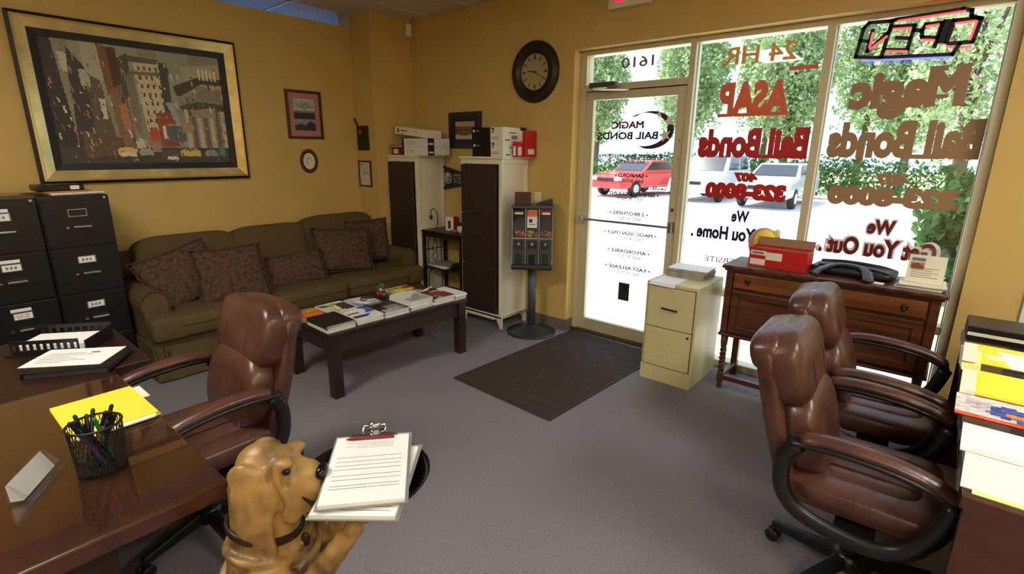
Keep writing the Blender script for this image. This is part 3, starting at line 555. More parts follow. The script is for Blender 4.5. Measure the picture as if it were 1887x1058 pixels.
def carton(label, cx, cy, z0, w, d, h, base, faces=(), rz=0, cat='box', name='carton', group=None, rot=None):
    """closed carton; faces = list of (side, u0,u1,v0,v1, mat) printed panels on front / side / top"""
    o = tag(MB().cbox(-w/2, w/2, -d/2, d/2, 0, h).build(name, base, loc=(cx, cy, z0), rot=rot or (0, 0, rz), bevel=.002), label, cat, group)
    for k, (sd, u0, u1, v0, v1, mm) in enumerate(faces):
        e = .0006+.0002*k; m = MB()
        if sd == 'f': m.quad(*[(-w/2+w*u, -d/2-e, h*v) for u, v in ((u0, v0), (u1, v0), (u1, v1), (u0, v1))])
        if sd == 's': m.quad(*[(w/2+e, -d/2+d*u, h*v) for u, v in ((u0, v0), (u1, v0), (u1, v1), (u0, v1))])
        if sd == 't': m.quad(*[(-w/2+w*u, -d/2+d*v, h+e) for u, v in ((u0, v0), (u1, v0), (u1, v1), (u0, v1))])
        m.build('printed_panel', mm, o)
    return o
tf = [('f', 0, .62, 0, 1, 'black_gloss'), ('f', .04, .1, .68, .86, 'white'), ('f', .14, .26, .72, .8, 'inkline'), ('f', .62, 1, 0, 1, 'ivory'), ('f', .66, .74, .8, .95, 'ink'), ('f', .67, .72, .62, .74, 'ink'), ('f', .66, .88, .3, .34, 'inkline'), ('f', .66, .88, .2, .24, 'inkline'), ('s', 0, 1, 0, 1, 'white'), ('s', .35, .75, .6, .66, 'ink'), ('s', .5, .85, .2, .45, 'inkline'), ('s', .15, .4, .1, .18, 'ink')]
carton('black and white toner carton lying directly on the white cabinet beside the candy machine', -3.225, 3.585, ZT, .365, .24, .125, 'white', tf, group='toner cartons'); carton('black and white toner carton stacked on top of an identical carton', -3.23, 3.585, ZT+.125, .365, .24, .125, 'white', tf, rz=.01, group='toner cartons')
carton('white carton with red edge standing behind the small red carton', -3.03, 3.745, ZT, .16, .15, .225, 'white', [('s', 0, 1, 0, 1, 'red'), ('f', .75, 1, 0, 1, 'red'), ('s', .2, .8, .1, .3, 'white'), ('f', 0, .7, .05, .95, 'ivory')]); carton('small red carton between the toner cartons and the white red-edged carton', -3.0, 3.625, ZT, .05, .09, .13, 'red', [('f', .1, .7, .1, .7, 'white'), ('s', .15, .7, .1, .65, 'white')])
flat('navy_cap', 'small dark blue bundle on the white carton with red edge', 'bundle', 'navy', -3.075, 3.75, ZT+.225, .06, .1, .03, bevel=.012)
pf = [('f', 0, .1, 0, 1, 'ink'), ('f', .18, .5, .3, .36, 'pink'), ('f', .18, .5, .55, .6, 'inkline'), ('s', .02, .3, 0, 1, 'navy'), ('s', .06, .26, .25, .45, 'white'), ('t', 0, 1, 0, .03, 'blue')]
carton('white paper carton with blue band at the bottom of the stack in the corner', -4.235, 3.62, ZT, .40, .3, .082, 'white', pf, group='paper cartons'); carton('white paper carton with blue band in the middle of the stack in the corner', -4.235, 3.62, ZT+.082, .40, .3, .082, 'white', pf, group='paper cartons')
carton('long white carton lying aslant on top of the paper cartons', -4.33, 3.60, ZT+.192, .50, .2, .075, 'ivory', [('f', .08, .14, .2, .75, 'teal'), ('f', .2, .4, .45, .6, 'blue'), ('f', .55, .75, .6, .66, 'pink'), ('f', .24, .28, 0, .2, 'ink')], rot=(0, .10, 0))
carton('small dark red box under a heap of envelopes in the corner', -4.53, 3.53, ZT, .14, .12, .07, 'red_dark', [('f', .2, .75, .2, .85, 'ivory'), ('f', .62, .72, .45, .6, 'red')])
for k, (mm, lab) in enumerate((('navy', 'dark blue envelope lying on the small dark red box'), ('ivory', 'cream envelope in the heap on the dark red box'), ('cardboard', 'brown envelope in the heap on the dark red box'), ('orange', 'orange envelope topping the heap on the dark red box'))):
    flat('envelope', lab, 'envelope', mm, -4.55+.012*k, 3.54-.005*k, ZT+.07+.009*k, .21, .13, .008, .12*k-.2)

# ------------------------------------------------------------------ coffee table and magazines
CT = (-3.245, 2.262); CR = math.radians(-2.4); TH = .47
ct = thing('coffee_table', 'dark wooden coffee table with woven apron covered in magazines', 'table', (CT[0], CT[1], 0), CR)
B('tabletop', 'dark_wood', -.335, .335, -.61, .61, TH-.03, TH, ct, bevel=.006)
for sx in (-1, 1):
    B('apron', 'woven', sx*.29-.012, sx*.29+.012, -.53, .53, TH-.15, TH-.03, ct)
    for sy in (-1, 1): B('leg', 'dark_wood', sx*.29-.036, sx*.29+.036, sy*.56-.036, sy*.56+.036, 0, TH-.03, ct, bevel=.004)
for sy in (-1, 1): B('apron', 'woven', -.255, .255, sy*.57-.012, sy*.57+.012, TH-.15, TH-.03, ct)
def cover(seed, pal):
    r = np.random.default_rng(seed)
    def fn(U, V):
        shp = []
        for k in range(9):
            cx, cy = r.random(2); w, h = .12+.3*r.random(), .06+.25*r.random(); sk = r.normal()*.12; c = np.array(pal[r.integers(len(pal))], float)*(.8+.4*r.random())
            shp.append(([(cx-w+sk, cy-h), (cx+w+sk, cy-h), (cx+w-sk, cy+h), (cx-w-sk, cy+h)], c))
        shp.append((R4(.06, .7, .04, .14), pal[-1]))
        return poly_paint(U, V, pal[0], shp, 6)
    return fn
def tloc(lx, ly): c, s = math.cos(CR), math.sin(CR); return CT[0]+lx*c-ly*s, CT[1]+lx*s+ly*c
MAGG = 'magazines on the coffee table'
def magazine(label, lx, ly, z, th, pal=None, seed=0, rz=0., w=.275, d=.205, cov='paper', plain=False, group=MAGG):
    x, y = tloc(lx, ly); m = MB(); m.cbox(-w/2, w/2, -d/2, d/2, .0008, th-.0008)
    o = tag(m.build('magazine', 'pages', loc=(x, y, z), rot=(0, 0, CR+rz)), label, 'magazine', group)
    c = MB(); c.cbox(-w/2-.001, w/2+.001, -d/2-.001, d/2+.001, th-.0012, th); c.cbox(-w/2-.001, w/2+.001, -d/2-.001, d/2+.001, 0, .0012); c.cbox(-w/2-.001, w/2+.001, -d/2-.0015, -d/2, 0, th) ; c.build('cover', cov, o)
    if pal: printed('cover_print', d, w, 16, 22, cover(seed, pal), o, (0, 0, th+.0004), (0, 0, PI/2))
    return z+th
W_ = (235, 235, 230); K_ = (25, 25, 28)
def stack(lx, ly, n, what, pal, seed, th=.009, top_cov='paper', extra=None, cov='white', d=.205):
    z = TH
    for k in range(n-1): z = magazine('magazine in the pile under %s' % what, lx+random.uniform(-.006, .006), ly+random.uniform(-.006, .006), z, th, rz=random.uniform(-.02, .02), d=d, cov=random.choice(['white', 'white', 'ink', 'paper']))
    return magazine(extra, lx, ly, z, th, pal, seed, random.uniform(-.02, .02), d=d, cov=top_cov)
z = TH
z = magazine('thick cream-edged magazine under the black-covered magazine', .17, -.50, z, .022, cov='ivory'); z = magazine('magazine in the pile under the black-covered magazine', .165, -.498, z, .012, rz=.02, cov='black')
z = magazine('magazine in the pile under the black-covered magazine', .165, -.50, z, .008, rz=-.01, cov='ink'); magazine('black-covered magazine on the pile at the corner of the coffee table', .165, -.50, z, .006, cov='black', rz=.01)
x_, y_ = tloc(.165, -.50); 
stack(.17, -.275, 5, 'the magazine with a blue and white cover', [W_, (60, 90, 170), (150, 60, 50), (90, 90, 95), (60, 80, 150), W_], 11, extra='magazine with a blue and white cover beside the black-covered one')
stack(.17, -.055, 5, 'the dark brown covered magazine', [(50, 40, 34), (30, 26, 24), (90, 76, 60), (70, 60, 54), (160, 150, 140)], 12, extra='dark brown covered magazine on a pile in the table middle', top_cov='ink')
stack(.165, .175, 7, 'the white magazine with a faint grey picture', [W_, (190, 184, 180), (170, 160, 156), (205, 200, 196), W_], 13, .0105, extra='white magazine with a faint grey picture topping the tallest pile')
stack(.175, .385, 6, 'the dark magazine with red print', [(40, 24, 24), (90, 30, 30), (60, 50, 50), (150, 60, 60), W_], 14, extra='dark magazine with red print near the candy machine end', top_cov='ink')
stack(.185, .552, 5, 'the plain white end magazine', None, 0, d=.115, extra='plain white magazine at the table end by the white cabinet')
magazine('orange and green magazine lying flat at the corner by the brown chair', -.16, -.51, TH, .008, [(225, 110, 50), (240, 190, 70), (150, 170, 60), (250, 230, 200), (200, 60, 40)], 21, -.03, cov='red'); magazine('magazine in the pair under the lime green magazine', -.15, -.28, TH, .008, rz=.03)
magazine('lime green and white magazine in the back row of the table', -.15, -.28, TH+.008, .008, [(220, 225, 200), (170, 200, 60), (60, 60, 50), (210, 220, 150), W_], 22, .02); magazine('dark grey magazine under the pale blue magazine', -.13, -.06, TH, .009, cov='ink', rz=-.02); magazine('pale blue magazine in the back row of the table', -.13, -.06, TH+.009, .009, [(200, 208, 222), (120, 140, 190), (70, 70, 80), (170, 190, 220), W_], 23, -.03)
magazine('yellow-edged thick book under the purple and yellow magazine', -.15, .34, TH, .022, cov='yellow_pale', rz=-.04); magazine('purple and yellow magazine in the back row of the table', -.15, .34, TH+.022, .008, [(110, 50, 110), (240, 210, 60), (230, 190, 50), (150, 50, 90), (250, 230, 120)], 24, -.05)
flat('pen', 'pale yellow pen lying on the dark magazine with red print', 'pen', 'yellow_pale', *tloc(.04, .43), TH+.054, .012, .13, .008, .3)
jx, jy = tloc(-.17, .13)
jar = thing('candy_jar', 'clear jar of wrapped candy with green scoop on the coffee table', 'jar', (jx, jy, TH)); MB().lathe([(.0, .002), (.05, .002), (.055, .006), (.056, .09), (.054, .092), (.051, .09), (.05, .008), (0, .006)], n=24).build('glass', 'clear_plastic', jar, smooth=True)
for k in range(16):
    a, r, h = k*2.4, .03*(.3+.7*((k*7) % 5)/4), .02+.055*k/16; MB().sq((0, 0, 0), (.016, .009, .009), .8, .8, 8, 5).build('candy', ('red', 'orange', 'red_dark', 'white', 'red', 'orange')[k % 6], jar, (r*math.cos(a), r*math.sin(a), h), (a, a*1.3, 0))
MB().sq((0, 0, .1), (.026, .02, .022), .7, .7, 12, 8).build('scoop', 'teal', jar, smooth=True)

# ------------------------------------------------------------------ brown leather office chairs
def make_chair(label, loc, rz, turn=0.):
    t = thing('office_chair', label, 'chair', loc, rz, 'brown leather office chairs')
    s = MB(); s.sq((.0, 0, .455), (.235, .25, .055), .4, .3, 36, 14); st = s.build('seat', 'leather', t, smooth=True)
    s = MB(); s.sq((-.005, 0, .478), (.185, .17, .045), .55, .4, 30, 12); s.build('seat_pad', 'leather', st, smooth=True)
    for y in (-.085, .085): MB().tube([(-.12, y, .524), (.05, y, .5255), (.14, y, .518), (.178, y, .503)], .004, 5).build('seam', 'leather', st)
    Rr = Matrix.Rotation(math.radians(-15), 3, 'Y'); bx = lambda z: -.195-.27*(z-.45)
    sh = MB(); pts = []
    for i in range(11):                                   # shell: upholstered back outline, slightly waisted
        z = .40+.58*i/10; hw = .215+.035*math.sin(PI*min(1, i/10*1.05)) if i < 9 else (.235, .20)[i-9]; pts.append((z, hw))
    vs = []; fs = []
    for z, hw in pts:
        x = bx(z); vs += [(x-.075, -hw*.93, z), (x-.075, hw*.93, z), (x, hw, z), (x, -hw, z)]
    for i in range(10):
        for k in range(4): fs.append((i*4+k, i*4+(k+1) % 4, i*4+4+(k+1) % 4, i*4+4+k))
    fs += [(0, 1, 2, 3), (43, 42, 41, 40)]; sh.add(vs, fs); bk = sh.build('backrest', 'leather', t, bevel=.025, seg=3, smooth=True)
    p = MB(); p.sq((bx(.63)+.045, 0, .635), (.072, .218, .18), .75, .5, 30, 16, R=Rr); p.build('lumbar_pad', 'leather', bk, smooth=True)
    p = MB(); p.sq((bx(.87)+.02, 0, .865), (.078, .228, .15), .6, .4, 34, 18, R=Rr); p.build('head_pad', 'leather', bk, smooth=True)
    p = MB(); p.sq((bx(.93)-.035, 0, .925), (.06, .222, .078), .7, .35, 30, 12, R=Rr); p.build('head_roll', 'leather', bk, smooth=True)
    for y in (-.095, .095): MB().tube(bez([(bx(.99)+.02, y, 1.008), (bx(.93)+.08, y, .96), (bx(.85)+.098, y, .86), (bx(.76)+.085, y, .77)], 4), .0035, 5).build('seam', 'leather', bk)
    for sgn in (-1, 1):
        y = sgn*.295; lo = bez([(-.20, y, .665), (-.235, y, .60), (-.225, y, .48), (-.15, y, .405), (.02, y, .375), (.13, y, .40), (.20, y, .50), (.235, y, .615)], 5)
        ar = MB().tube(lo, .022, 10, sq=(1.35, .85), upv=(0, 1, 0)).build('arm', 'black_plastic', t, smooth=True)
        MB().tube(bez([(-.235, y, .672), (-.1, y, .685), (.06, y, .678), (.18, y, .652), (.245, y, .618)], 5), [.012]+[.022]*18+[.02, .012], 12, sq=(1.5, .7)).build('arm_shell', 'black_plastic', ar, smooth=True)
        MB().tube(bez([(-.195, y, .692), (-.1, y, .708), (.05, y, .702), (.17, y, .675), (.24, y, .637)], 5), [.014]+[.027]*18+[.025, .012], 14, sq=(1.35, .75)).build('arm_pad', 'leather', ar, smooth=True)
        B('arm_bracket', 'black_plastic', -.06, .06, min(y, y-sgn*.15), max(y, y-sgn*.15), .375, .395, ar)
    B('tilt_plate', 'black_plastic', -.13, .13, -.11, .11, .345, .405, t, bevel=.012); MB().tube([(.02, -.1, .37), (.02, -.27, .365)], .007, 6).build('lever', 'black_plastic', t)
    MB().lathe([(.034, .10), (.036, .16), (.03, .2), (.03, .26), (.026, .35)], n=18).build('gas_column', 'black_plastic', t, smooth=True)
    MB().lathe([(0, .065), (.05, .065), (.058, .08), (.055, .125), (.035, .135)], n=18).build('hub', 'black_plastic', t, smooth=True)
    for k in range(5):
        a = turn+k*2*PI/5; lg = MB(); lg.add([(.03, -.026, .075), (.03, .026, .075), (.03, .022, .128), (.03, -.022, .128), (.29, -.019, .062), (.29, .019, .062), (.29, .015, .095), (.29, -.015, .095)], [(0, 1, 2, 3), (4, 7, 6, 5), (0, 4, 5, 1), (1, 5, 6, 2), (2, 6, 7, 3), (3, 7, 4, 0)])
        lo_ = lg.build('leg', 'black_plastic', t, rot=(0, 0, a), bevel=.006)
        for s in (-1, 1): MB().lathe([(0, -.009), (.024, -.009), (.028, -.004), (.028, .006), (.02, .01), (0, .01)], n=16).build('caster', 'black_plastic', lo_, (.282, s*.016, .028), (PI/2, 0, 0), smooth=True)
        MB().tube([(.285, 0, .03), (.285, 0, .075)], .008, 6).build('caster_stem', 'black_plastic', lo_)
    return t
make_chair('brown leather office chair drawn up to the filing desk, farther from the sideboard', (-.07, 2.15, 0), .03, math.radians(168)); make_chair('brown leather office chair close to the carved sideboard', (-.10, 2.86, 0), .05, math.radians(150)); make_chair('brown leather office chair tucked behind the glass-topped desk', (-2.255, .62, 0), math.radians(-89), .3)

# ------------------------------------------------------------------ glass-topped desk with its things
dk = thing('desk', 'dark mahogany desk with glass top and overhanging edge', 'desk', (-2.33, .03, 0)); dx, dy = dk.location.x, dk.location.y
ZD = .745
def wd(name, mat, x0, x1, y0, y1, z0, z1, root=dk, bevel=.003): return wb(name, mat, x0, x1, y0, y1, z0, z1, root, bevel)
wd('desk_return', 'mahogany_dark', -3.26, -2.47, -.42, .445, ZD-.05, ZD, bevel=.004); wd('desktop', 'mahogany', -2.47, -1.40, -.42, .445, ZD-.05, ZD, bevel=.006); wd('glass_top', 'desk_glass', -2.46, -1.402, -.41, .44, ZD+.0005, ZD+.0075, bevel=.002)
wd('desk_return', 'mahogany_dark', -3.26, -2.56, .445, .585, ZD-.05, ZD, bevel=.004); wd('pedestal', 'mahogany_dark', -1.98, -1.55, -.38, .20, 0, ZD-.05); wd('pedestal', 'mahogany_dark', -3.2, -2.75, -.38, .20, 0, ZD-.05); wd('modesty_panel', 'mahogany_dark', -2.75, -1.98, -.37, -.35, .1, ZD-.05); wd('foot_rail', 'mahogany_dark', -1.55, -1.535, -.36, .18, .02, .08)
ZG = ZD+.0076
fo = thing('file_folder', 'yellow file folder with white tab lying on the glass desk top', 'folder', (-2.105, .322, ZG), math.radians(1))
B('back_flap', 'yellow', -.155, .155, -.12, .12, 0, .003, fo); B('papers', 'paper', -.14, .165, -.11, .105, .003, .008, fo); B('front_flap', 'yellow', -.155, .15, -.12, .115, .008, .011, fo); B('tab', 'ivory', -.14, -.02, .10, .14, .0035, .0065, fo); B('tab', 'ivory', .13, .17, -.08, .1, .0032, .0072, fo)
cp = thing('pen_cup', 'black wire mesh cup full of pens on the glass desk top', 'cup', (-1.735, .235, ZG)); mc = MB(); r0, r1, H = .058, .064, .135; NS = 40
for k in range(NS):
    for s in (1, -1):
        mc.tube([((r0+(r1-r0)*j/5)*math.cos(2*PI*k/NS+s*j*.12), (r0+(r1-r0)*j/5)*math.sin(2*PI*k/NS+s*j*.12), H*j/5) for j in range(6)], .0011, 4)
me_ = mc.build('mesh_wall', 'black', cp); me_['kind'] = 'stuff'
MB().tube([(r1*math.cos(2*PI*k/28), r1*math.sin(2*PI*k/28), H) for k in range(28)], .0035, 6, closed=True).build('rim', 'black', cp, smooth=True); MB().lathe([(0, 0), (r0, 0), (r0+.001, .006), (r0-.002, .006), (0, .003)], n=28).build('base', 'black', cp)
pen_l = ['black pen standing in the mesh cup', 'green marker sticking out of the mesh cup', 'red-orange pencil in the mesh cup', 'violet pen in the mesh cup', 'dark blue pen in the mesh cup']
pens = [('black_plastic', 0)]*5+[('green', 1), ('orange', 2), ('purple', 3), ('blue', 4), ('black_plastic', 0), ('black_gloss', 0), ('purple', 3)]
for k, (mm, li) in enumerate(pens):
    a = k*2.399; rb_ = .034*(.35+.6*((k*3) % 4)/3); tp = Vector((.05*math.cos(a+.5), .05*math.sin(a+.5), .145+.012*(k % 3))); bt = Vector((rb_*math.cos(a+PI*.8), rb_*math.sin(a+PI*.8), .006)); ln = (tp-bt).length
    p = tag(MB().lathe([(0, 0), (.0015, 0), (.0048, .012), (.005, ln-.004), (.003, ln), (0, ln)], n=8).build('pen', mm, loc=Vector((-1.735, .235, ZG))+bt, rot=(tp-bt).to_track_quat('Z', 'Y').to_euler(), smooth=True), pen_l[li], 'pen', 'pens in the mesh cup'); MB().lathe([(.0056, ln-.04), (.0056, ln-.001), (.003, ln+.003), (0, ln+.004)], n=8).build('cap', 'black' if li != 1 else 'green', p)
ch = thing('card_holder', 'clear plastic holder with white business cards on the glass desk top', 'holder', (-1.765, .10, ZG), math.radians(-31.5))
h_ = MB(); h_.prism([(-.03, 0), (.03, 0), (.03, .002), (-.028, .002)], 'x', -.085, .085); h_.prism([(.008, .002), (.012, .002), (-.02, .062), (-.024, .062)], 'x', -.085, .085); h_.prism([(-.03, .002), (-.027, .002), (-.024, .02), (-.027, .02)], 'x', -.085, .085)
for x in (-.085, .083): h_.prism([(-.03, .002), (.03, .002), (-.022, .062)], 'x', x, x+.002)
h_.build('holder', 'clear_plastic', ch)
cb_ = MB(); cb_.prism([(-.024, .004), (.004, .004), (-.022, .056), (-.05+.024, .05)], 'x', -.08, .08); tag(cb_.build('business_cards', 'paper', loc=ch.location, rot=(0, 0, math.radians(-31.5))), 'block of white business cards in the clear holder', 'cards')
tr = thing('letter_tray', 'black slotted desk tray lying on the desk before the file cabinets', 'tray', (-3.03, .36, ZD), math.radians(52))
def slotted(x0, x1, y, z0, z1, n):
    m = MB(); m.cbox(x0, x1, y-.003, y+.003, z0, z0+.02); m.cbox(x0, x1, y-.003, y+.003, z1-.016, z1); w = (x1-x0)/n
    for k in range(n+1): m.cbox(x0+w*k-.006*(0 < k), x0+w*k+.006*(k < n), y-.003, y+.003, z0+.02, z1-.016)
    return m
B('floor_panel', 'black_plastic', -.16, .16, -.11, .11, 0, .006, tr); slotted(-.16, .16, .11, .006, .075, 10).build('slotted_wall', 'black_plastic', tr); slotted(-.13, .13, -.105, .006, .07, 10).build('slotted_wall', 'black_plastic', tr); B('side_wall', 'black_plastic', .155, .16, -.11, .11, .006, .06, tr)
flat('paper_sheet', 'white papers lying inside the black slotted tray', 'papers', 'paper', -3.04, .37, ZD+.006, .27, .17, .03, math.radians(52))
bi = thing('binder', 'black ring binder lying on the desk under a printed sheet', 'binder', (-2.70, .37, ZD), math.radians(56)); B('back_cover', 'black', -.15, .15, -.12, .12, 0, .003, bi); B('sheets', 'ink', -.145, .14, -.115, .115, .003, .022, bi); B('front_cover', 'black', -.15, .15, -.12, .12, .022, .025, bi); B('spine', 'black', -.153, -.148, -.12, .12, 0, .025, bi)
sh_ = thing('printed_sheet', 'white printed sheet lying aslant on the black binder', 'sheet', (-2.75, .36, ZD+.0255), math.radians(50)); B('sheet', 'paper', -.15, .15, -.10, .10, 0, .0012, sh_)
pm = MB(); 
for k in range(6): pm.quad((-.12, -.06+.02*k, .0016), (-.12+.10+.08*((k*5) % 3)/2, -.06+.02*k, .0016), (-.12+.10+.08*((k*5) % 3)/2, -.055+.02*k, .0016), (-.12, -.055+.02*k, .0016))
pm.build('print', 'inkline', sh_); pm = MB(); pm.quad((.04, .04, .0016), (.075, .04, .0016), (.075, .052, .0016), (.04, .052, .0016)); pm.build('print', 'ink', sh_)
flat('stapler', 'black desk gadget at the edge of the glass desk top', 'gadget', 'black_plastic', -2.08, -.02, ZG, .12, .06, .04, .5, bevel=.01)

for wn, a, b in ((w1, -1.597, -.772), (w2, -.723, .085)): member(a, b, .57, .622, wn, 'cross_rail')
# ------------------------------------------------------------------ carved sideboard under the window
SBX0, SBX1, SBY0, SBY1 = -1.085, .055, 3.55, 3.915
sb = thing('sideboard', 'antique dark oak sideboard with twisted legs standing before the window', 'sideboard', ((SBX0+SBX1)/2, (SBY0+SBY1)/2, 0))
tp = MB(); n = 60; pl_ = [(SBX0-.025+(SBX1-SBX0+.05)*i/n, SBY0-.03+.006*math.sin(i*1.05)) for i in range(n+1)]+[(SBX1+.025, SBY1), (SBX0-.025, SBY1)]
tp.prism([(p[0]-sb.location.x, p[1]-sb.location.y) for p in pl_], 'z', .882, .906); tp.build('top', 'oak', sb, bevel=.004); wb('top_moulding', 'oak', SBX0-.012, SBX1+.012, SBY0-.012, SBY1, .866, .882, sb, .004)
wb('carcass', 'oak', SBX0, SBX1, SBY0+.01, SBY1, .41, .866, sb, .003); wb('base_moulding', 'oak', SBX0-.012, SBX1+.012, SBY0-.008, SBY1, .40, .42, sb, .005)
for x in (SBX0, SBX1-.045): wb('stile', 'oak', x, x+.045, SBY0-.002, SBY0+.012, .42, .866, sb, .003)
for k, (a, b) in enumerate(((SBX0+.055, -.52), (-.505, SBX1-.055))):
    dr = wb('drawer', 'oak_light', a, b, SBY0-.008, SBY0+.012, .755, .852, sb, .004)
    for x in (a+.09, b-.10):
        m = MB(); m.lathe([(0, 0), (.02, 0), (.02, .003), (.008, .006), (0, .006)], (0, 0, 0), 12); pu = m.build('pull_plate', 'frame_dark', dr, (x-sb.location.x, SBY0-.0085-sb.location.y, .808), (PI/2, 0, 0)); MB().lathe([(0, -.02), (.006, -.016), (.009, -.006), (.004, .004), (0, .006)], n=10).build('drop_pull', 'frame_dark', dr, (x-sb.location.x, SBY0-.018-sb.location.y, .80), smooth=True)
    dd = wb('door', 'oak', a, b, SBY0-.004, SBY0+.012, .44, .735, sb, .003)
    for q in ((a, a+.045, .44, .735), (b-.045, b, .44, .735), (a+.045, b-.045, .69, .735), (a+.045, b-.045, .44, .485)): 
        o = wb('door_frame', 'oak', q[0], q[1], SBY0-.016, SBY0-.004, q[2], q[3], sb, .003); o.parent = dd
for x in (SBX0+.03, SBX1-.03):
    for y, fr in ((SBY0+.03, True), (SBY1-.03, False)):
        lx, ly = x-sb.location.x, y-sb.location.y; lg = MB()
        if fr:
            lg.lathe([(.016, 0), (.022, .012), (.014, .03), (.024, .045), (.026, .10), (.02, .125), (.012, .13)], (lx, ly, 0), 14); lg.lathe([(.012, .31), (.022, .325), (.024, .34), (.026, .41)], (lx, ly, 0), 14)
            for s in (0, PI): lg.tube([(lx+.011*math.cos(t*2.1+s), ly+.011*math.sin(t*2.1+s), .125+.19*t/9) for t in [i*.25 for i in range(37)]], .013, 7)
        else: lg.cbox(lx-.022, lx+.022, ly-.022, ly+.022, 0, .41)
        lg.build('leg', 'oak', sb, smooth=fr)
wb('stretcher', 'oak', SBX0+.03, SBX1-.03, SBY0+.015, SBY0+.045, .065, .10, sb, .004); wb('stretcher', 'oak', SBX0+.015, SBX0+.045, SBY0+.03, SBY1-.03, .07, .10, sb, .004); wb('stretcher', 'oak', SBX1-.045, SBX1-.015, SBY0+.03, SBY1-.03, .07, .10, sb, .004)
ZS = .906
rbx = thing('shoe_box', 'open red shoe box with white labels and raised lid on the sideboard', 'box', (-.80, 3.70, ZS), math.radians(-3))
B('box_front', 'red', -.175, .175, -.075, -.071, 0, .125, rbx); B('box_back', 'red', -.175, .175, .071, .075, 0, .125, rbx); B('box_side', 'red', -.175, -.171, -.071, .071, 0, .125, rbx); B('box_side', 'red', .171, .175, -.071, .071, 0, .125, rbx); B('box_floor', 'red', -.171, .171, -.071, .071, 0, .004, rbx)
m = MB(); m.prism([(.068, .125), (.072, .125), (.095, .175), (.09, .177)], 'x', -.175, .175); m.build('lid', ['cardboard'], rbx); B('box_contents', 'cardboard', -.165, .165, -.065, .065, .004, .11, rbx)
for u0, u1, v0, v1 in ((-.165, -.07, .075, .105), (-.165, -.07, .01, .05), (-.07, .03, .05, .10)): B('label_patch', 'ivory', u0, u1, -.0758, -.075, v0, v1, rbx)
B('label_print', 'inkline', -.155, -.085, -.0763, -.0757, .083, .098, rbx)
br = MB(); br.sq((0, 0, .12), (.085, .05, .12), 1, 1, 20, 14); ball = thing('plush_toy', 'small round yellow and pink toy standing behind the red shoe box', 'toy', (-.955, 3.858, ZS))
MB().sq((0, 0, .115), (.10, .045, .115), 1, 1, 24, 16).build('body', 'pink', ball, smooth=True); MB().sq((.015, -.03, .14), (.07, .03, .08), 1, 1, 20, 12).build('front_patch', 'yellow', ball, smooth=True); MB().sq((.085, -.02, .2), (.02, .015, .03), 1, 1, 10, 8).build('ear', 'yellow_pale', ball, smooth=True)
bg_ = thing('bag', 'flat black fabric bag with grey straps lying on the sideboard', 'bag', (-.395, 3.745, ZS), math.radians(-4))
MB().sq((0, .03, .028), (.222, .125, .028), .5, .3, 40, 12).build('body', 'black', bg_, smooth=True); MB().tube(bez([(-.2, .11, .05), (-.05, .12, .06), (.12, .10, .056), (.19, .09, .045)], 6), .012, 7).build('rolled_edge', 'black_plastic', bg_, smooth=True)
MB().tube(bez([(-.17, -.19, .014), (-.15, -.13, .035), (-.08, -.05, .066), (.03, -.045, .068), (.09, -.10, .05), (.12, -.19, .014)], 6), .03, 8, sq=(1, .28)).build('strap', 'grey_dark', bg_, smooth=True)
MB().tube(bez([(-.18, -.05, .056), (-.04, -.02, .066), (.1, -.04, .062), (.2, -.06, .05)], 6), .022, 8, sq=(1, .25)).build('strap', 'grey_dark', bg_, smooth=True)
flat('tag_card', 'small white printed tag beside the bag on the sideboard', 'tag', 'paper', -.255, 3.60, ZS, .075, .045, .006, -.15)
for k in range(3): flat('brochure', ['thin white booklet at the bottom of the pile at the sideboard end', 'pale blue booklet in the pile at the sideboard end', 'cream booklet under the standing photo card'][k], 'booklet', ['white', 'grey_light', 'ivory'][k], -.055+.004*k, 3.70, ZS+.008*k, .215, .22, .007, -.06+.05*k)
pc = thing('photo_card', 'cream photo card with a sunset picture standing on booklets', 'card', (-.045, 3.69, ZS+.025), math.radians(-4)); card = MB(); card.prism([(-.02, 0), (-.017, 0), (.028, .15), (.025, .15)], 'x', -.085, .085); card.build('card', 'ivory', pc); m = MB(); m.prism([(.04, 0), (.043, 0), (.03, .15), (.027, .15)], 'x', -.085, .085); m.build('prop_flap', 'ivory', pc)
ang = math.atan2(.15, .045)
printed('picture', .062, .062, 14, 14, lambda U, V: poly_paint(U, V, (190, 120, 70), [(R4(0, 1, 0, .3), (90, 110, 140)), (R4(0, 1, .25, .4), (220, 200, 170)), ([(0, 1), (0, .6), (.5, .5), (.9, .7), (1, 1)], (120, 60, 30))], 12), pc, (-.04, .0075, .105), (ang, 0, 0))
lm = MB()
for k in range(5): s_ = .03+.012*k; y_ = -.02+s_*.045/.15-.0008; lm.quad((-.065, y_-.0006, s_), (.06-.03*(k % 2), y_-.0006, s_), (.06-.03*(k % 2), y_-.0003, s_+.003), (-.065, y_-.0003, s_+.003))
lm.build('print', 'inkline', pc)
gl_ = MB(); gl_.prism([(.05, 0), (.053, 0), (.058, .19), (.055, .19)], 'x', -.06, .085); tag(gl_.build('plastic_sleeve', 'clear_plastic', loc=(-.04, 3.70, ZS+.024)), 'clear plastic sleeve standing behind the photo card', 'sleeve')

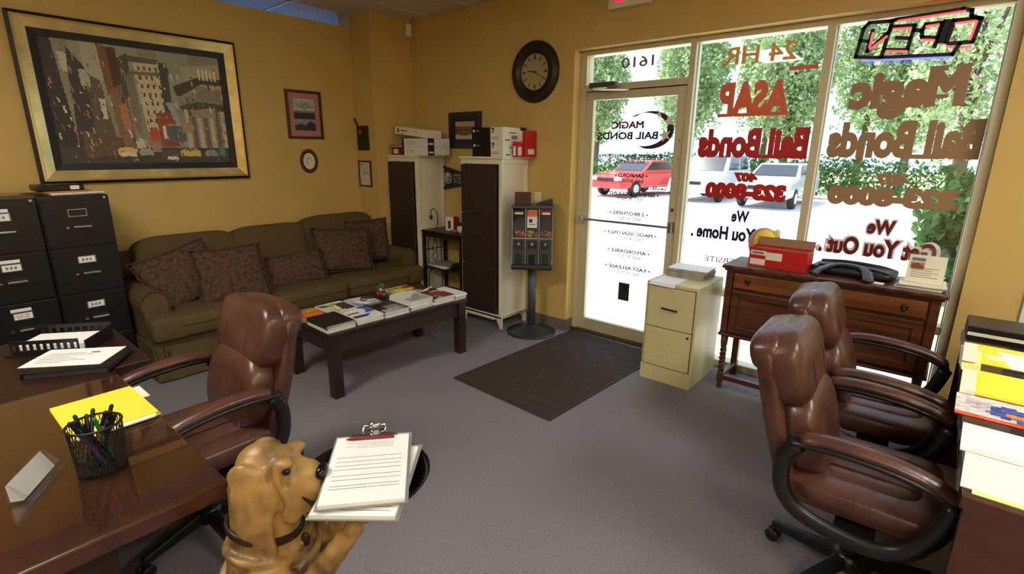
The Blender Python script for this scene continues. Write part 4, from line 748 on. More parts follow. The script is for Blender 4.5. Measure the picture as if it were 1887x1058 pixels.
# ------------------------------------------------------------------ desk with stepped file sorter by the chairs
rd = thing('filing_desk', 'dark mahogany desk end with stepped file sorter before the brown chairs', 'desk', (.6, 2.6, 0))
wb('desktop', 'mahogany', .155, 1.15, 1.685, 3.45, .72, .76, rd, .004); wb('end_panel', 'mahogany', .165, 1.1, 1.69, 1.72, 0, .72, rd, .003); wb('end_panel', 'mahogany_dark', .165, 1.1, 3.41, 3.44, 0, .72, rd); wb('modesty_panel', 'mahogany_dark', .36, .38, 1.72, 3.41, .15, .72, rd)
so_ = thing('file_sorter', 'clear stepped file sorter on the desk by the chairs', 'sorter', (.3, 2.3, .76))
ys_ = [(1.715, .762, 1.80, .826), (1.90, .785, 2.0, .832), (2.10, .815, 2.20, .85), (2.30, .822, 2.40, .88), (2.55, .862, 2.65, .907)]
m = MB(); m.prism([(1.70-2.3, .0005), (3.0-2.3, .0005), (3.0-2.3, .118), (2.55-2.3, .1), (2.3-2.3, .058), (2.1-2.3, .05), (1.9-2.3, .022), (1.70-2.3, .003)], 'x', .0, .28); m.build('stepped_base', 'mahogany_dark', so_)
for k, (ya, za, yb, zb) in enumerate(ys_): m = MB(); m.prism([(yb-2.3+.012, za-.76), (yb-2.3+.015, za-.76), (yb-2.3+.05, zb-.76+.006), (yb-2.3+.047, zb-.76+.006)], 'x', -.15, .28); m.build('divider', 'clear_plastic', so_)
m = MB(); m.prism([(1.70-2.3, .001), (3.0-2.3, .001), (3.0-2.3, .16), (2.3-2.3, .085), (1.70-2.3, .02)], 'x', -.156, -.152); m.build('side_plate', 'clear_plastic', so_)
def leaning(name, label, cat, k, mat, lift=0., x0=.147, w=.42, fn=None, off=0., th=.004, nx=34, ny=14):
    ya, za, yb, zb = ys_[k]; ya += off; yb += off; L_ = math.hypot(yb-ya, zb-za); a = math.atan2(zb-za, yb-ya)
    t = thing(name, label, cat, (x0+w/2, ya, za+lift), 0); t.rotation_euler = (a, 0, 0); B('sheet', mat, -w/2, w/2, 0, L_, 0, th, t)
    if fn: printed('print', w, L_, nx, ny, fn, t, (0, L_/2, th+.0006))
    return t
lines = lambda base: (lambda U, V: np.where(((V*14 % 1 < .35) & (U > .12) & (U < .93) & (V > .12))[..., None], np.array(base)*.5, np.array(base, float)))
leaning('printed_page', 'white typed pages in the lowest slot of the file sorter', 'pages', 0, 'paper', .006, .150, .42, lines((240, 240, 232)), 0, .005); leaning('manila_folder', 'pale yellow folder behind the typed pages in the lowest slot', 'folder', 0, 'yellow_pale', 0, .175, .40, None, -.01, .004)
leaning('printed_page', 'plain white pages in the slot behind the typed pages', 'pages', 1, 'paper', .004, .145, .42)
leaning('magazine', 'colourful glossy magazine with a red edge in the file sorter', 'magazine', 2, 'red', .006, .125, .42, lambda U, V: poly_paint(U, V, (214, 208, 204), [([(.1, .5), (.3, .2), (.5, .4), (.3, .8)], (60, 80, 150)), ([(.3, .6), (.8, .2), (.85, .4), (.4, .95)], (80, 90, 140)), (R4(.55, .95, .45, .8), (60, 60, 70)), (R4(.6, .8, .5, .7), (220, 220, 220)), (R4(0, 1, .88, 1), (215, 90, 60)), (R4(.3, .45, .5, .65), (230, 130, 60)), (R4(.06, .2, .2, .6), (190, 180, 190))], 12))
leaning('file_folder', 'bright yellow file folder with handwritten notes in the file sorter', 'folder', 3, 'yellow', .004, .155, .42, lambda U, V: poly_paint(U, V, (252, 232, 62), [(R4(.35, .55, .45, .5), (220, 190, 50)), (R4(.45, .7, .62, .66), (220, 190, 50))]))
for k in range(2): leaning('folder_tab', 'white index tab on the yellow folder in the file sorter' if k == 0 else 'white index tabs bundled on the upper folders in the file sorter', 'tab', 3+k, 'ivory', .012, .135, .04, None, -.03)
leaning('file_folder', 'yellow file folder with a white form clipped on in the top slot', 'folder', 4, 'yellow', .004, .15, .42, lambda U, V: poly_paint(U, V, (252, 226, 70), [([(.3, 1), (.2, .2), (1, .1), (1, 1)], (236, 236, 240)), (R4(.4, .9, .35, .4), (190, 190, 200)), (R4(.42, .95, .55, .6), (190, 190, 200)), (R4(.44, .95, .72, .77), (190, 190, 200)), ([(.12, .5), (.25, .45), (.28, .7), (.15, .75)], (240, 236, 200))]))
for k in range(3): leaning('folder_sheet', ['cream folder edge sticking out at the side of the top slot', 'white folder edge next to the cream one in the top slot', 'pale folder edge behind the others in the top slot'][k], 'folder', 4, ['ivory', 'paper', 'yellow_pale'][k], -.004-.004*k, .128+.004*k, .055, None, -.02-.022*k, .003)
bxk = thing('document_box', 'black document box with a white stripe at the end of the file sorter', 'box', (.36, 2.88, .879)); B('body', 'black_plastic', -.215, .215, -.08, .12, 0, .068, bxk, bevel=.003); B('stripe', 'ivory', -.214, .215, -.0815, -.0805, .028, .042, bxk); B('side_panel', 'purple', -.2175, -.2155, -.075, .115, .005, .062, bxk)

# ------------------------------------------------------------------ hound butler statue with tray and clipboards
dg = thing('dog_statue', 'tan hound dog butler statue holding a black serving tray', 'statue', (-1.230, .464, 0), math.radians(40))
u_ = MB()
def el(c, a, R=None): u_.sq(c, a, 1, 1, 18, 12, R=R)
def cap(a, b, ra, rb):
    a, b = Vector(a), Vector(b); n = 7
    for i in range(n): t = i/(n-1); p = a.lerp(b, t); r = ra+(rb-ra)*t; el(p, (r, r, r))
el((.012, 0, .862), (.068, .058, .06)); el((.052, 0, .868), (.045, .05, .046)); el((.078, .03, .885), (.022, .02, .014)); el((.078, -.03, .885), (.022, .02, .014)); cap((.08, 0, .838), (.122, 0, .834), .046, .04)
for s in (-1, 1):
    el((.118, s*.026, .798), (.042, .022, .056)); el((.085, s*.036, .77), (.034, .018, .056)); el((.14, s*.02, .80), (.026, .018, .038))
    el((-.005, s*.062, .866), (.042, .022, .038)); el((.0, s*.072, .805), (.042, .016, .08)); el((.012, s*.08, .735), (.046, .015, .085)); el((.026, s*.082, .68), (.04, .014, .045)); el((.045, s*.074, .75), (.013, .013, .09)); el((-.026, s*.066, .77), (.013, .013, .08)); el((.012, s*.082, .76), (.008, .014, .09)); el((.082, s*.04, .893), (.026, .02, .012)); el((.07, s*.05, .845), (.012, .012, .05)); el((.1, s*.046, .815), (.010, .010, .045))
    cap((.02, s*.10, .60), (.13, s*.115, .57), .048, .04); cap((.13, s*.115, .57), (.255, s*.075, .735), .036, .026); el((.275, s*.06, .765), (.034, .03, .018))
    el((.05, s*.10, .17), (.12, .075, .15)); el((.12, s*.09, .045), (.11, .055, .045))
el((.12, 0, .755), (.03, .026, .018)); cap((-.01, 0, .80), (-.005, 0, .68), .07, .082); cap((-.005, 0, .64), (.02, 0, .4), .098, .135); cap((.02, 0, .4), (.03, 0, .15), .135, .16)
for k, (z, r, tl, ph) in enumerate(((.655, .10, .03, 0), (.615, .108, -.05, .4), (.57, .118, .06, 1.), (.52, .126, -.05, 2), (.47, .136, .05, .7), (.42, .142, -.04, 1.6), (.36, .15, .03, .2))):
    u_.tube([((r+.006*math.sin(3*t+ph))*math.cos(t)+.005, (r+.006*math.sin(3*t+ph))*math.sin(t), z+tl*math.sin(t+ph)) for t in [2*PI*i/28 for i in range(28)]], .011, 6, closed=True)
for s in (-1, 1):
    for k in range(3): u_.tube(bez([(.07-.025*k, s*.05, .90-.01*k), (.075-.03*k, s*.066, .86), (.09-.03*k, s*.062, .80), (.08-.03*k, s*.06, .755)], 4), .006, 6)
u_.lathe([(0, 0), (.17, 0), (.17, .03), (.15, .035), (0, .035)], n=28)
tmp = u_.build('tmp', 'resin'); rm = tmp.modifiers.new('r', 'REMESH'); rm.mode = 'VOXEL'; rm.voxel_size = .0062; sm_ = tmp.modifiers.new('s', 'SMOOTH'); sm_.factor = .5; sm_.iterations = 4
bpy.context.view_layer.update(); me = bpy.data.meshes.new_from_object(tmp.evaluated_get(bpy.context.evaluated_depsgraph_get())); bpy.data.objects.remove(tmp)
me.name = 'body'; me.polygons.foreach_set('use_smooth', [True]*len(me.polygons)); me.materials.clear(); me.materials.append(MATS['resin']); bo = bpy.data.objects.new('body', me); COL.objects.link(bo); bo.parent = dg
MB().tube([(.089*math.cos(t)-.002, .09*math.sin(t), .69+.025*math.cos(t+2.6)) for t in [2*PI*i/32 for i in range(32)]], .009, 8, closed=True, sq=(.6, 1.3)).build('collar', 'resin_dark', dg, smooth=True); MB().sq((.108, -.02, .655), (.012, .008, .02), .8, .8, 10, 8).build('collar_tag', 'resin_dark', dg, smooth=True)
MB().sq((.160, 0, .846), (.015, .026, .017), .9, .9, 12, 8).build('nose', 'black_gloss', dg, smooth=True)
for s in (-1, 1): MB().sq((.09, s*.042, .872), (.010, .010, .010), 1, 1, 10, 8).build('eye', 'black_gloss', dg, smooth=True)
tl_ = (.254, .06, .778); MB().lathe([(0, .006), (.14, .006), (.152, .012), (.166, .026), (.170, .026), (.156, .004), (.14, 0), (0, 0)], tl_, 40).build('tray', 'black_gloss', dg, smooth=True)
def clipboard(label, x, y, z, rz, form):
    t = thing('clipboard', label, 'clipboard', (x, y, z), rz, 'clipboards on the serving tray'); B('board', 'grey_light', -.108, .108, -.16, .16, 0, .004, t, bevel=.001); B('form_pad', 'paper', -.10, .10, -.158, .135, .004, .014, t, bevel=.0005)
    m = MB()
    for v in form: m.quad((-.085, .135-.29*v, .0146), (.085, .135-.29*v, .0146), (.085, .137-.29*v, .0146), (-.085, .137-.29*v, .0146))
    m.build('form_lines', 'inkline', t); m = MB()
    for k in range(4): m.quad((-.07+.03*(k % 2), .10-.008*k, .0146), (.06, .10-.008*k, .0146), (.06, .1015-.008*k, .0146), (-.07+.03*(k % 2), .1015-.008*k, .0146))
    m.build('form_text', 'grey_light', t)
    c = MB(); c.prism([(-.07, .128), (.07, .128), (.06, .14), (.03, .148), (.028, .168), (-.028, .168), (-.03, .148), (-.06, .14)], 'z', .0145, .0185); c.build('clip', 'chrome', t, bevel=.0015)
    m = MB(); m.tube([(-.032, .15, .02), (-.03, .172, .028), (.03, .172, .028), (.032, .15, .02)], .004, 7); m.sq((0, .17, .03), (.018, .012, .01), 1, 1, 10, 8); m.build('clip_lever', 'chrome', t, smooth=True)
    return t
clipboard('clipboard with ruled form lying beneath the other clipboard on the tray', -1.037, .661, .8045, .693, (.86, .9, .95)); t_ = clipboard('clipboard with ruled form and a pen under its clip, topmost on the tray', -1.056, .67, .825, .861, (.36, .43, .49, .55, .64, .70, .78, .82))
pe = tag(MB().lathe([(0, 0), (.0025, .006), (.004, .02), (.004, .13), (.003, .135), (0, .135)], n=8).build('pen', 'red_dark', loc=Vector((-1.056, .67, .8435))+Matrix.Rotation(.861, 3, 'Z') @ Vector((-.075, .118, 0)), rot=(0, PI/2, .861), smooth=True), 'dark red pen tucked under the clip of the topmost clipboard', 'pen')

# ------------------------------------------------------------------ candy vending machine
vm = thing('candy_machine', 'grey three-bin candy vending machine on a pole stand by the door', 'vending machine', (-2.80, 3.60, 0), math.radians(36))
MB().lathe([(.225, 0), (.225, .012), (.2, .018), (.06, .06), (.045, .075), (0, .075)], n=36).build('stand_base', 'grey_dark', vm, smooth=True); MB().lathe([(.038, .06), (.038, .64)], n=20).build('pole', 'grey_plastic', vm, smooth=True)
vw, vd, v0, v1, vz = .178, .13, .66, 1.16, .905
wv = lambda name, mat, *a, **k: B(name, mat, *a, vm, **k)
B('back_panel', 'grey_dark', -vw, vw, vd-.012, vd, v0, v1, vm); B('cap', 'grey_plastic', -vw-.004, vw+.004, -vd-.006, vd, v1, v1+.022, vm, bevel=.006); B('floor_panel', 'grey_dark', -vw, vw, -vd, vd-.012, v0, v0+.012, vm); B('dispensing_tray', 'grey_dark', -vw-.004, vw+.004, -vd-.035, -vd+.01, v0-.035, v0+.008, vm, bevel=.012)
for k in range(4): x = -vw+k*(2*vw-.008)/3; B('divider', 'grey_light', x, x+.008, -vd, vd-.012, v0+.012, v1, vm)
B('cross_bar', 'grey_light', -vw, vw, -vd-.003, -vd+.012, vz-.01, vz+.003, vm); B('bin_floor', 'grey_dark', -vw, vw, -vd+.012, vd-.012, vz-.01, vz, vm)
wbn = (2*vw-.008)/3
cols = [('red', 'orange', 'red_dark', 'yellow'), ('green', 'yellow', 'orange', 'yellow'), ('brown', 'orange', 'red', 'yellow')]
for k in range(3):
    x0 = -vw+.008+k*wbn; x1 = x0+wbn-.008; cx = (x0+x1)/2
    B('bin_window', 'clear_plastic', x0, x1, -vd+.004, -vd+.006, vz+.003, v1, vm)
    cnd = MB()
    for j in range(46): cnd.sq((x0+.012+(x1-x0-.024)*random.random(), -vd+.02+.09*random.random(), vz+.008+.045*random.random()**1.3), (.012, .009, .008), .8, .8, 7, 5, j % 4)
    cnd.build('candy', list(cols[k]), vm)['kind'] = 'stuff'
    ds = B('coin_panel', 'grey_plastic', x0+.004, x1-.004, -vd-.006, -vd+.012, v0+.012, vz-.012, vm, bevel=.004); B('coin_mech', 'grey_dark', cx-.036, cx+.036, -vd-.014, -vd-.006, vz-.095, vz-.02, ds, bevel=.006); MB().lathe([(0, 0), (.014, 0), (.012, .018), (0, .02)], n=14).build('turn_knob', 'grey_light', ds, (cx, -vd-.013, vz-.05), (PI/2, 0, 0)); B('chute_flap', 'grey_dark' if k != 1 else 'black', cx-.026, cx+.026, -vd-.016, -vd-.006, v0+.02, v0+.105, ds, bevel=.008)
    if k != 1: B('bin_sign', 'red_dark' if k == 2 else 'black', cx-.045, cx+.045, -vd+.001, -vd+.004, v1-.06, v1-.012, vm); o = lettering('Snack' if 0 else '', 'white', 0, 1, 0, 1, 0, vm) if 0 else B('bin_sign_mark', 'white', cx-.035, cx+.035, -vd-.0005, -vd+.001, v1-.05, v1-.032, vm)
B('price_card', 'paper', -.045, .04, -vd-.001, -vd+.0035, vz+.09, v1-.015, vm); B('price_card_band', 'orange', -.045, .04, -vd-.0016, -vd-.001, v1-.06, v1-.017, vm); B('price_card_line', 'red', -.045, .04, -vd-.0018, -vd-.001, v1-.068, v1-.062, vm); B('price_card_print', 'ink', -.03, .0, -vd-.0016, -vd-.001, v1-.12, v1-.09, vm); B('price_card_print', 'inkline', -.03, .025, -vd-.0016, -vd-.001, v1-.14, v1-.132, vm)
flat('wooden_box', 'small brown wooden box on top of the candy machine', 'box', 'brown', -2.885, 3.56, 1.182, .14, .08, .105, math.radians(36), bevel=.004)
m = MB(); m.prism([(-.07, 0), (.07, 0), (.07, .045), (.05, .05), (-.07, .012)], 'y', -.05, .05); tag(m.build('coin_reader', 'grey_dark', loc=(-2.72, 3.66, 1.182), rot=(0, 0, math.radians(36)), bevel=.004), 'dark grey wedge-shaped gadget on the candy machine', 'gadget')
sw = tag(B('light_switch', 'ivory', -.04, .04, -.006, 0, 0, .115, bevel=.003, loc=(-2.93, YW, 1.155)), 'ivory light switch plate on the wall behind the candy machine', 'switch'); B('toggle', 'ivory', -.005, .005, -.016, -.006, .048, .068, sw)

# ------------------------------------------------------------------ shelf stand between the white cabinets
ss = thing('shelf_stand', 'small dark wooden shelf stand with wrought iron scrollwork between the white cabinets', 'shelf', (-3.875, 3.635, 0))
for z, hh in ((.835, .022), (.46, .018), (.17, .018)): B('shelf_board', 'dark_wood', -.30, .29, -.165, .165, z-hh, z, ss, bevel=.004)
B('top_rail', 'dark_wood', -.285, .275, -.15, -.13, .77, .813, ss)
for x in (-.28, .27):
    for y in (-.145, .145): B('post', 'dark_wood', x-.014, x+.014, y-.014, y+.014, 0, .813, ss)
    m = MB(); m.tube(bez([(x, -.09, .46), (x, -.09, .68), (x, -.06, .76), (x, 0, .785), (x, .06, .76), (x, .09, .68), (x, .09, .46)], 5), .005, 6); m.tube([(x, -.13, .62), (x, .13, .62)], .005, 6)
    for s in (-1, 1): m.tube(bez([(x, 0, .47), (x, s*.04, .53), (x, s*.015, .58), (x, s*.03, .64), (x, s*.01, .70), (x, 0, .74)], 5), .004, 5)
    m.tube(bez([(x, -.09, .17), (x, -.09, .34), (x, 0, .43), (x, .09, .34), (x, .09, .17)], 5), .005, 6); m.build('scroll_panel', 'frame_dark', ss)
Z1 = .835
hk = thing('hook_stand', 'dark wire hook stand with curled end on the shelf stand', 'ornament', (-4.06, 3.56, Z1)); MB().lathe([(0, 0), (.045, 0), (.04, .01), (0, .012)], n=18).build('base', 'frame_dark', hk, smooth=True); MB().tube(bez([(.02, 0, .01), (.045, 0, .09), (.035, 0, .18), (-.02, 0, .215), (-.06, 0, .19), (-.055, 0, .155)], 6), .005, 6).build('hook', 'frame_dark', hk, smooth=True); MB().sq((-.055, 0, .125), (.018, .018, .025), 1, 1, 12, 8).build('pendant', 'frame_dark', hk, smooth=True)
gc = thing('greeting_card', 'white card with a dark figure standing on the shelf stand', 'card', (-3.90, 3.62, Z1), .15); B('card', 'paper', -.05, .05, -.002, .002, 0, .14, gc); B('figure_print', 'ink', -.02, .015, -.003, -.002, .02, .10, gc)
flat('red_booklet', 'small dark red booklet standing on the shelf stand behind the card', 'booklet', 'red_dark', -3.845, 3.66, Z1, .06, .02, .145, .1); flat('amber_dish', 'low amber dish on the shelf stand beside the card', 'dish', 'orange', -3.80, 3.60, Z1, .09, .06, .02, 0, bevel=.008)
sn = thing('penguin_ornament', 'small black and white ornament on the shelf stand', 'ornament', (-3.69, 3.57, Z1)); MB().sq((0, 0, .045), (.04, .03, .045), 1, 1, 14, 10).build('body', 'white', sn, smooth=True); MB().sq((0, 0, .085), (.032, .026, .025), 1, 1, 12, 8).build('head', 'black', sn, smooth=True)
flat('green_coaster', 'small green coaster lying on the shelf stand', 'coaster', 'teal', -4.0, 3.52, Z1, .08, .05, .01, .1)
for k in range(3): flat('magazine', ['glossy magazine at the bottom of the pile on the middle shelf board', 'white magazine in the pile on the middle shelf board', 'green-tinted magazine topping the pile on the middle shelf board'][k], 'magazine', ['pages', 'paper', 'grey_light'][k], -3.96+.01*k, 3.58, .46+.011*k, .29, .21, .01, .1*k-.1)
flat('black_pouch', 'black pouch on the middle shelf board beside magazines', 'pouch', 'black', -3.70, 3.58, .46, .16, .15, .06, .1, bevel=.02)
flat('red_tin', 'low red tin on the bottom shelf board', 'tin', 'red_dark', -3.84, 3.57, .17, .17, .11, .055, .05, bevel=.006)
for k in range(3): flat('book', ['red book at the bottom of the pile on the bottom shelf board', 'white book in the pile on the bottom shelf board', 'pink book topping the pile on the bottom shelf board'][k], 'book', ['red_dark', 'pages', 'pink'][k], -3.675, 3.56, .17+.022*k, .14, .19, .021, .06*k)

# ------------------------------------------------------------------ wall clock, pictures, signs
ck = thing('wall_clock', 'round wall clock with wide dark rim above the candy machine', 'clock', (-2.985, YW, 2.307)); ck.rotation_euler = (PI/2, 0, 0)
MB().lathe([(.15, .012), (.158, .03), (.18, .036), (.2, .05), (.235, .045), (.255, .02), (.257, 0), (.14, 0), (.14, .012)], n=56, caps=False).build('rim', 'frame_dark', ck, smooth=True); MB().lathe([(0, .005), (.152, .005), (.152, .012), (0, .012)], n=40).build('dial', 'dial', ck)
for k in range(12): a = k*PI/6; m = MB(); m.cbox(-.005 if k % 3 else -.008, .005 if k % 3 else .008, .103, .138, .0122, .0135); m.build('hour_mark', 'frame_dark', ck, rot=(0, 0, -a))
B('hour_hand', 'black', -.004, .004, -.015, .078, .0145, .016, ck, rot=(0, 0, -math.radians(280))); B('minute_hand', 'black', -.003, .003, -.02, .125, .0165, .018, ck, rot=(0, 0, -math.radians(119))); MB().lathe([(0, .012), (.008, .012), (.008, .021), (0, .021)], n=12).build('hub', 'black', ck); MB().lathe([(.0, .024), (.148, .024), (.148, .0255), (0, .0255)], n=32).build('glass', 'clear_plastic', ck)
def framed(name, label, cat, w, h, loc, rot, profile, fn, nx, ny, mat_w=0, matm='pink_mat', fmat='frame_dark'):
    """profile: list of (width, depth, material) from the outside in"""
    t = thing(name, label, cat, loc); t.rotation_euler = rot; i = 0
    for pw, dp, mm in profile:
        m = MB(); a, b = w/2-i, h/2-i; c, d = a-pw, b-pw
        vs = [(-a, -b, 0), (a, -b, 0), (a, b, 0), (-a, b, 0), (-a, -b, dp[0]), (a, -b, dp[0]), (a, b, dp[0]), (-a, b, dp[0]), (-c, -d, dp[1]), (c, -d, dp[1]), (c, d, dp[1]), (-c, d, dp[1]), (-c, -d, 0), (c, -d, 0), (c, d, 0), (-c, d, 0)]
        fs = []
        for k in range(4):
            n2 = (k+1) % 4; fs += [(k, n2, 4+n2, 4+k), (4+k, 4+n2, 8+n2, 8+k), (8+k, 8+n2, 12+n2, 12+k), (12+k, 12+n2, n2, k)]
        m.add(vs, fs).build('frame' if i == 0 else 'frame_inset', mm, t); i += pw
    a, b = w/2-i, h/2-i
    if mat_w: B('mat_board', matm, -a, a, -b, b, 0, .006, t); a -= mat_w[0]; b -= mat_w[1]; printed('picture', 2*a, 2*b, nx, ny, fn, t, (0, 0, .007))
    else: B('backing', 'frame_dark', -a, a, -b, b, 0, .004, t); printed('picture', 2*a, 2*b, nx, ny, fn, t, (0, 0, .006))
    return t
LW = (PI/2, 0, PI/2); FWR = (PI/2, 0, 0)
def street(U, V):
    r = np.random.default_rng(5); S = []; A = lambda p, c: S.append((p, c))
    A(R4(.14, .5, 0, .5), (132, 130, 104)); A(R4(.2, .34, 0, .3), (150, 146, 116)); A(R4(.6, .8, 0, .5), (128, 130, 102))
    A(R4(0, .1, 0, 1), (44, 34, 32)); A([(.06, 0), (.13, 0), (.16, .68), (.10, .7)], (122, 116, 90)); A([(.08, .1), (.12, .1), (.13, .25), (.09, .25)], (170, 162, 128)); A([(.13, .05), (.2, .2), (.24, 1), (.1, 1), (.12, .2)], (52, 44, 40)); A([(.2, .25), (.27, .3), (.32, .95), (.2, .95)], (84, 70, 54)); A(R4(.17, .22, .22, .36), (150, 150, 130)); A(R4(.25, .28, .45, .62), (176, 168, 140))
    A([(.28, .0), (.37, .02), (.36, .4), (.3, .42)], (116, 70, 38)); A([(.33, .02), (.38, .02), (.38, .5), (.34, .5)], (78, 42, 26)); A([(.31, .38), (.4, .3), (.42, .9), (.33, .9)], (120, 82, 56)); A([(.35, .5), (.39, .48), (.4, .7), (.36, .72)], (160, 100, 66))
    A([(.38, .1), (.44, .05), (.44, .4), (.38, .45)], (64, 66, 50)); A([(.41, .25), (.46, .18), (.46, .75), (.42, .72)], (112, 98, 74)); A([(.46, .08), (.61, .1), (.64, .7), (.49, .72)], (176, 160, 122)); A([(.44, .07), (.61, .08), (.6, .12), (.44, .12)], (80, 76, 56)); A([(.43, .2), (.61, .19), (.61, .22), (.43, .23)], (96, 88, 66))
    for i in range(4):
        for j in range(7): x, y = .485+.034*i+.004*j, .15+.075*j; A(R4(x, x+.012, y, y+.035), (70, 60, 52))
    A(R4(.61, .66, .1, .55), (60, 58, 48)); A([(.55, .55), (.66, .53), (.67, .85), (.56, .85)], (134, 58, 28)); A(R4(.61, .66, .64, .72), (186, 100, 56)); A(R4(.5, .55, .68, .82), (176, 62, 26)); A(R4(.58, .6, .66, .78), (196, 180, 150))
    A([(.74, .12), (1, .06), (1, .3), (.76, .26)], (150, 140, 108)); A([(.68, .3), (.84, .2), (1, .2), (1, .26), (.86, .26), (.7, .4)], (60, 52, 42)); A([(.7, .42), (.88, .3), (1, .3), (1, .44), (.86, .42), (.74, .56)], (120, 108, 84)); A([(.7, .48), (.82, .42), (1, .44), (1, .5), (.76, .56)], (74, 62, 48))
    for i in range(7): x = .73+.04*i; A([(x, .5), (x+.024, .5), (x+.03, .92), (x+.002, .92)], (168, 152, 118) if i % 2 == 0 else (98, 76, 56))
    for i in range(5): A(R4(.85+.026*i, .865+.026*i, .12, .22), (190, 180, 150))
    A([(.77, .5), (.93, .48), (.94, .56), (.78, .58)], (140, 122, 92)); A(R4(0, 1, .86, 1), (60, 50, 42)); A([(.13, .72), (.34, .78), (.34, .92), (.13, .95)], (88, 66, 42))
    A([(.62, .45), (.66, .45), (.75, .9), (.74, .9)], (130, 138, 138)); A(R4(.6, .72, .66, .8), (74, 80, 84)); A(R4(.7, .76, .62, .72), (150, 120, 60))
    for x, y, w, h, c in ((.3, .86, .11, .07, (190, 160, 90)), (.31, .9, .1, .04, (196, 176, 130)), (.42, .87, .08, .06, (130, 140, 136)), (.41, .78, .05, .09, (176, 160, 136)), (.5, .8, .05, .1, (150, 110, 76)), (.55, .88, .11, .07, (70, 62, 56)), (.67, .87, .13, .07, (196, 156, 50)), (.7, .86, .06, .03, (110, 96, 60)), (.83, .88, .08, .06, (120, 120, 122)), (.93, .84, .04, .1, (70, 110, 110)), (.58, .94, .07, .03, (200, 196, 180))): A([(x, y+.02), (x+w*.2, y), (x+w*.8, y), (x+w, y+.02), (x+w, y+h), (x, y+h)], c)
    for k in range(260):
        x, y = r.random(2); c = np.array([(190, 176, 140), (60, 50, 44), (120, 96, 70), (150, 140, 116), (44, 40, 38), (160, 96, 60)][r.integers(6)]); w, h = .003+.008*r.random(), .012+.05*r.random()
        if y > .1: A([(x, y), (x+w, y), (x+w+.006, y+h), (x+.006, y+h)], c)
    U = U+.0012*np.sin(V*140)+.001*np.sin(V*57+U*30); V = V+.0015*np.sin(U*110); P = poly_paint(U, V, (124, 116, 92), S, 6)*1.2+4; g = P.mean(-1, keepdims=True); return g+(P-g)*.82
framed('city_painting', 'large city street painting in a wide gilded frame above the sofa', 'painting', 1.462, 1.15, (XL, 1.413, 1.95), LW, [(.022, (.03, .04), 'frame_dark'), (.016, (.045, .04), 'gold_lip'), (.058, (.042, .025), 'gold_leaf'), (.048, (.024, .016), 'black')], street, 250, 190)
framed('landscape_picture', 'small landscape picture with pink mat in a dark wooden frame', 'picture', .37, .455, (XL, 2.75, 1.962), LW, [(.025, (.015, .02), 'brown')], lambda U, V: poly_paint(U, V, (206, 204, 176), [(R4(0, 1, .08, .3), (172, 186, 170)), ([(.1, .2), (.6, .1), (.9, .25), (.5, .34)], (140, 160, 156)), (R4(0, 1, .38, .46), (110, 130, 146)), (R4(0, 1, .44, .62), (44, 48, 54)), (R4(0, 1, .62, .82), (156, 140, 150)), ([(0, .85), (.3, .78), (.5, .85), (.7, .7), (1, .78), (1, 1), (0, 1)], (60, 48, 62))], 8), 22, 30, (.05, .055))
ov = thing('oval_picture', 'small oval picture in a dark bronze frame', 'picture', (XL, 2.752, 1.52)); ov.rotation_euler = LW; MB().lathe([(.092, 0), (.094, .012), (.085, .02), (.072, .014), (.064, .012), (.064, 0)], n=40, sy=1.26).build('frame', 'brown', ov, smooth=True); MB().lathe([(0, 0), (.066, 0), (.066, .006), (0, .006)], n=36, sy=1.26).build('print', 'ivory', ov); MB().tube([(.025*math.cos(t), .035*math.sin(t), .0065) for t in [i*.35 for i in range(14)]], .003, 4).build('print_motif', 'inkline', ov)
pq = thing('plaque', 'narrow black plaque hanging above the framed certificate', 'plaque', (-4.885, 3.324, 1.755)); pq.rotation_euler = FWR; B('board', 'black_gloss', -.10, .10, -.125, .125, 0, .015, pq, bevel=.004); MB().lathe([(0, 0), (.025, 0), (.022, .003), (0, .003)], n=16).build('crest', 'brass', pq, (-.035, .06, .015)); MB().tube([(-.08, .12, .01), (-.11, .17, .012), (-.135, .20, .012)], .012, 6).build('ribbon', 'brown', pq)
framed('certificate', 'small framed white certificate hanging on the pillar below the black plaque', 'certificate', .225, .275, (-4.888, 3.324, 1.385), FWR, [(.016, (.012, .015), 'brown')], lambda U, V: poly_paint(U, V, (216, 214, 196), [(R4(.05, .18, .06, .14), (120, 110, 96)), (R4(.3, .85, .42, .45), (160, 158, 146)), (R4(.25, .8, .5, .53), (160, 158, 146)), (R4(.35, .5, .3, .33), (160, 158, 146)), (R4(.1, .2, .82, .9), (130, 124, 110))], 3), 20, 26)
framed('seascape_picture', 'grey-blue framed picture of a sunset behind the toner cartons', 'picture', .462, .352, (-3.868, YW, 1.832), FWR, [(.045, (.015, .02), 'grey_dark'), (.045, (.012, .012), 'navy')], lambda U, V: poly_paint(U, V, (200, 164, 120), [(R4(0, 1, .3, .7), (120, 88, 66)), (R4(0, 1, .42, .5), (90, 66, 52)), ([(.25, .72), (.65, .72), (.6, .8), (.32, .8)], (50, 38, 34)), (R4(0, 1, .8, 1), (206, 188, 150)), (R4(.4, .44, .6, .66), (240, 220, 190))], 6), 24, 18)
pn = thing('pennant', 'framed triangular pennant with a round white emblem hanging between the white cabinets', 'pennant', (-3.90, YW, 1.352)); pn.rotation_euler = FWR
TR = [(-.335, .135), (.335, -.012), (-.335, -.13)]; TI = [(-.312, .105), (.23, -.01), (-.312, -.10)]
m = MB()
for k in range(3): a, b, c, d = TR[k], TR[(k+1) % 3], TI[(k+1) % 3], TI[k]; m.add([a+(0,), b+(0,), c+(0,), d+(0,), a+(.025,), b+(.025,), c+(.02,), d+(.02,)], [(4, 5, 6, 7), (0, 1, 5, 4), (3, 7, 6, 2)])
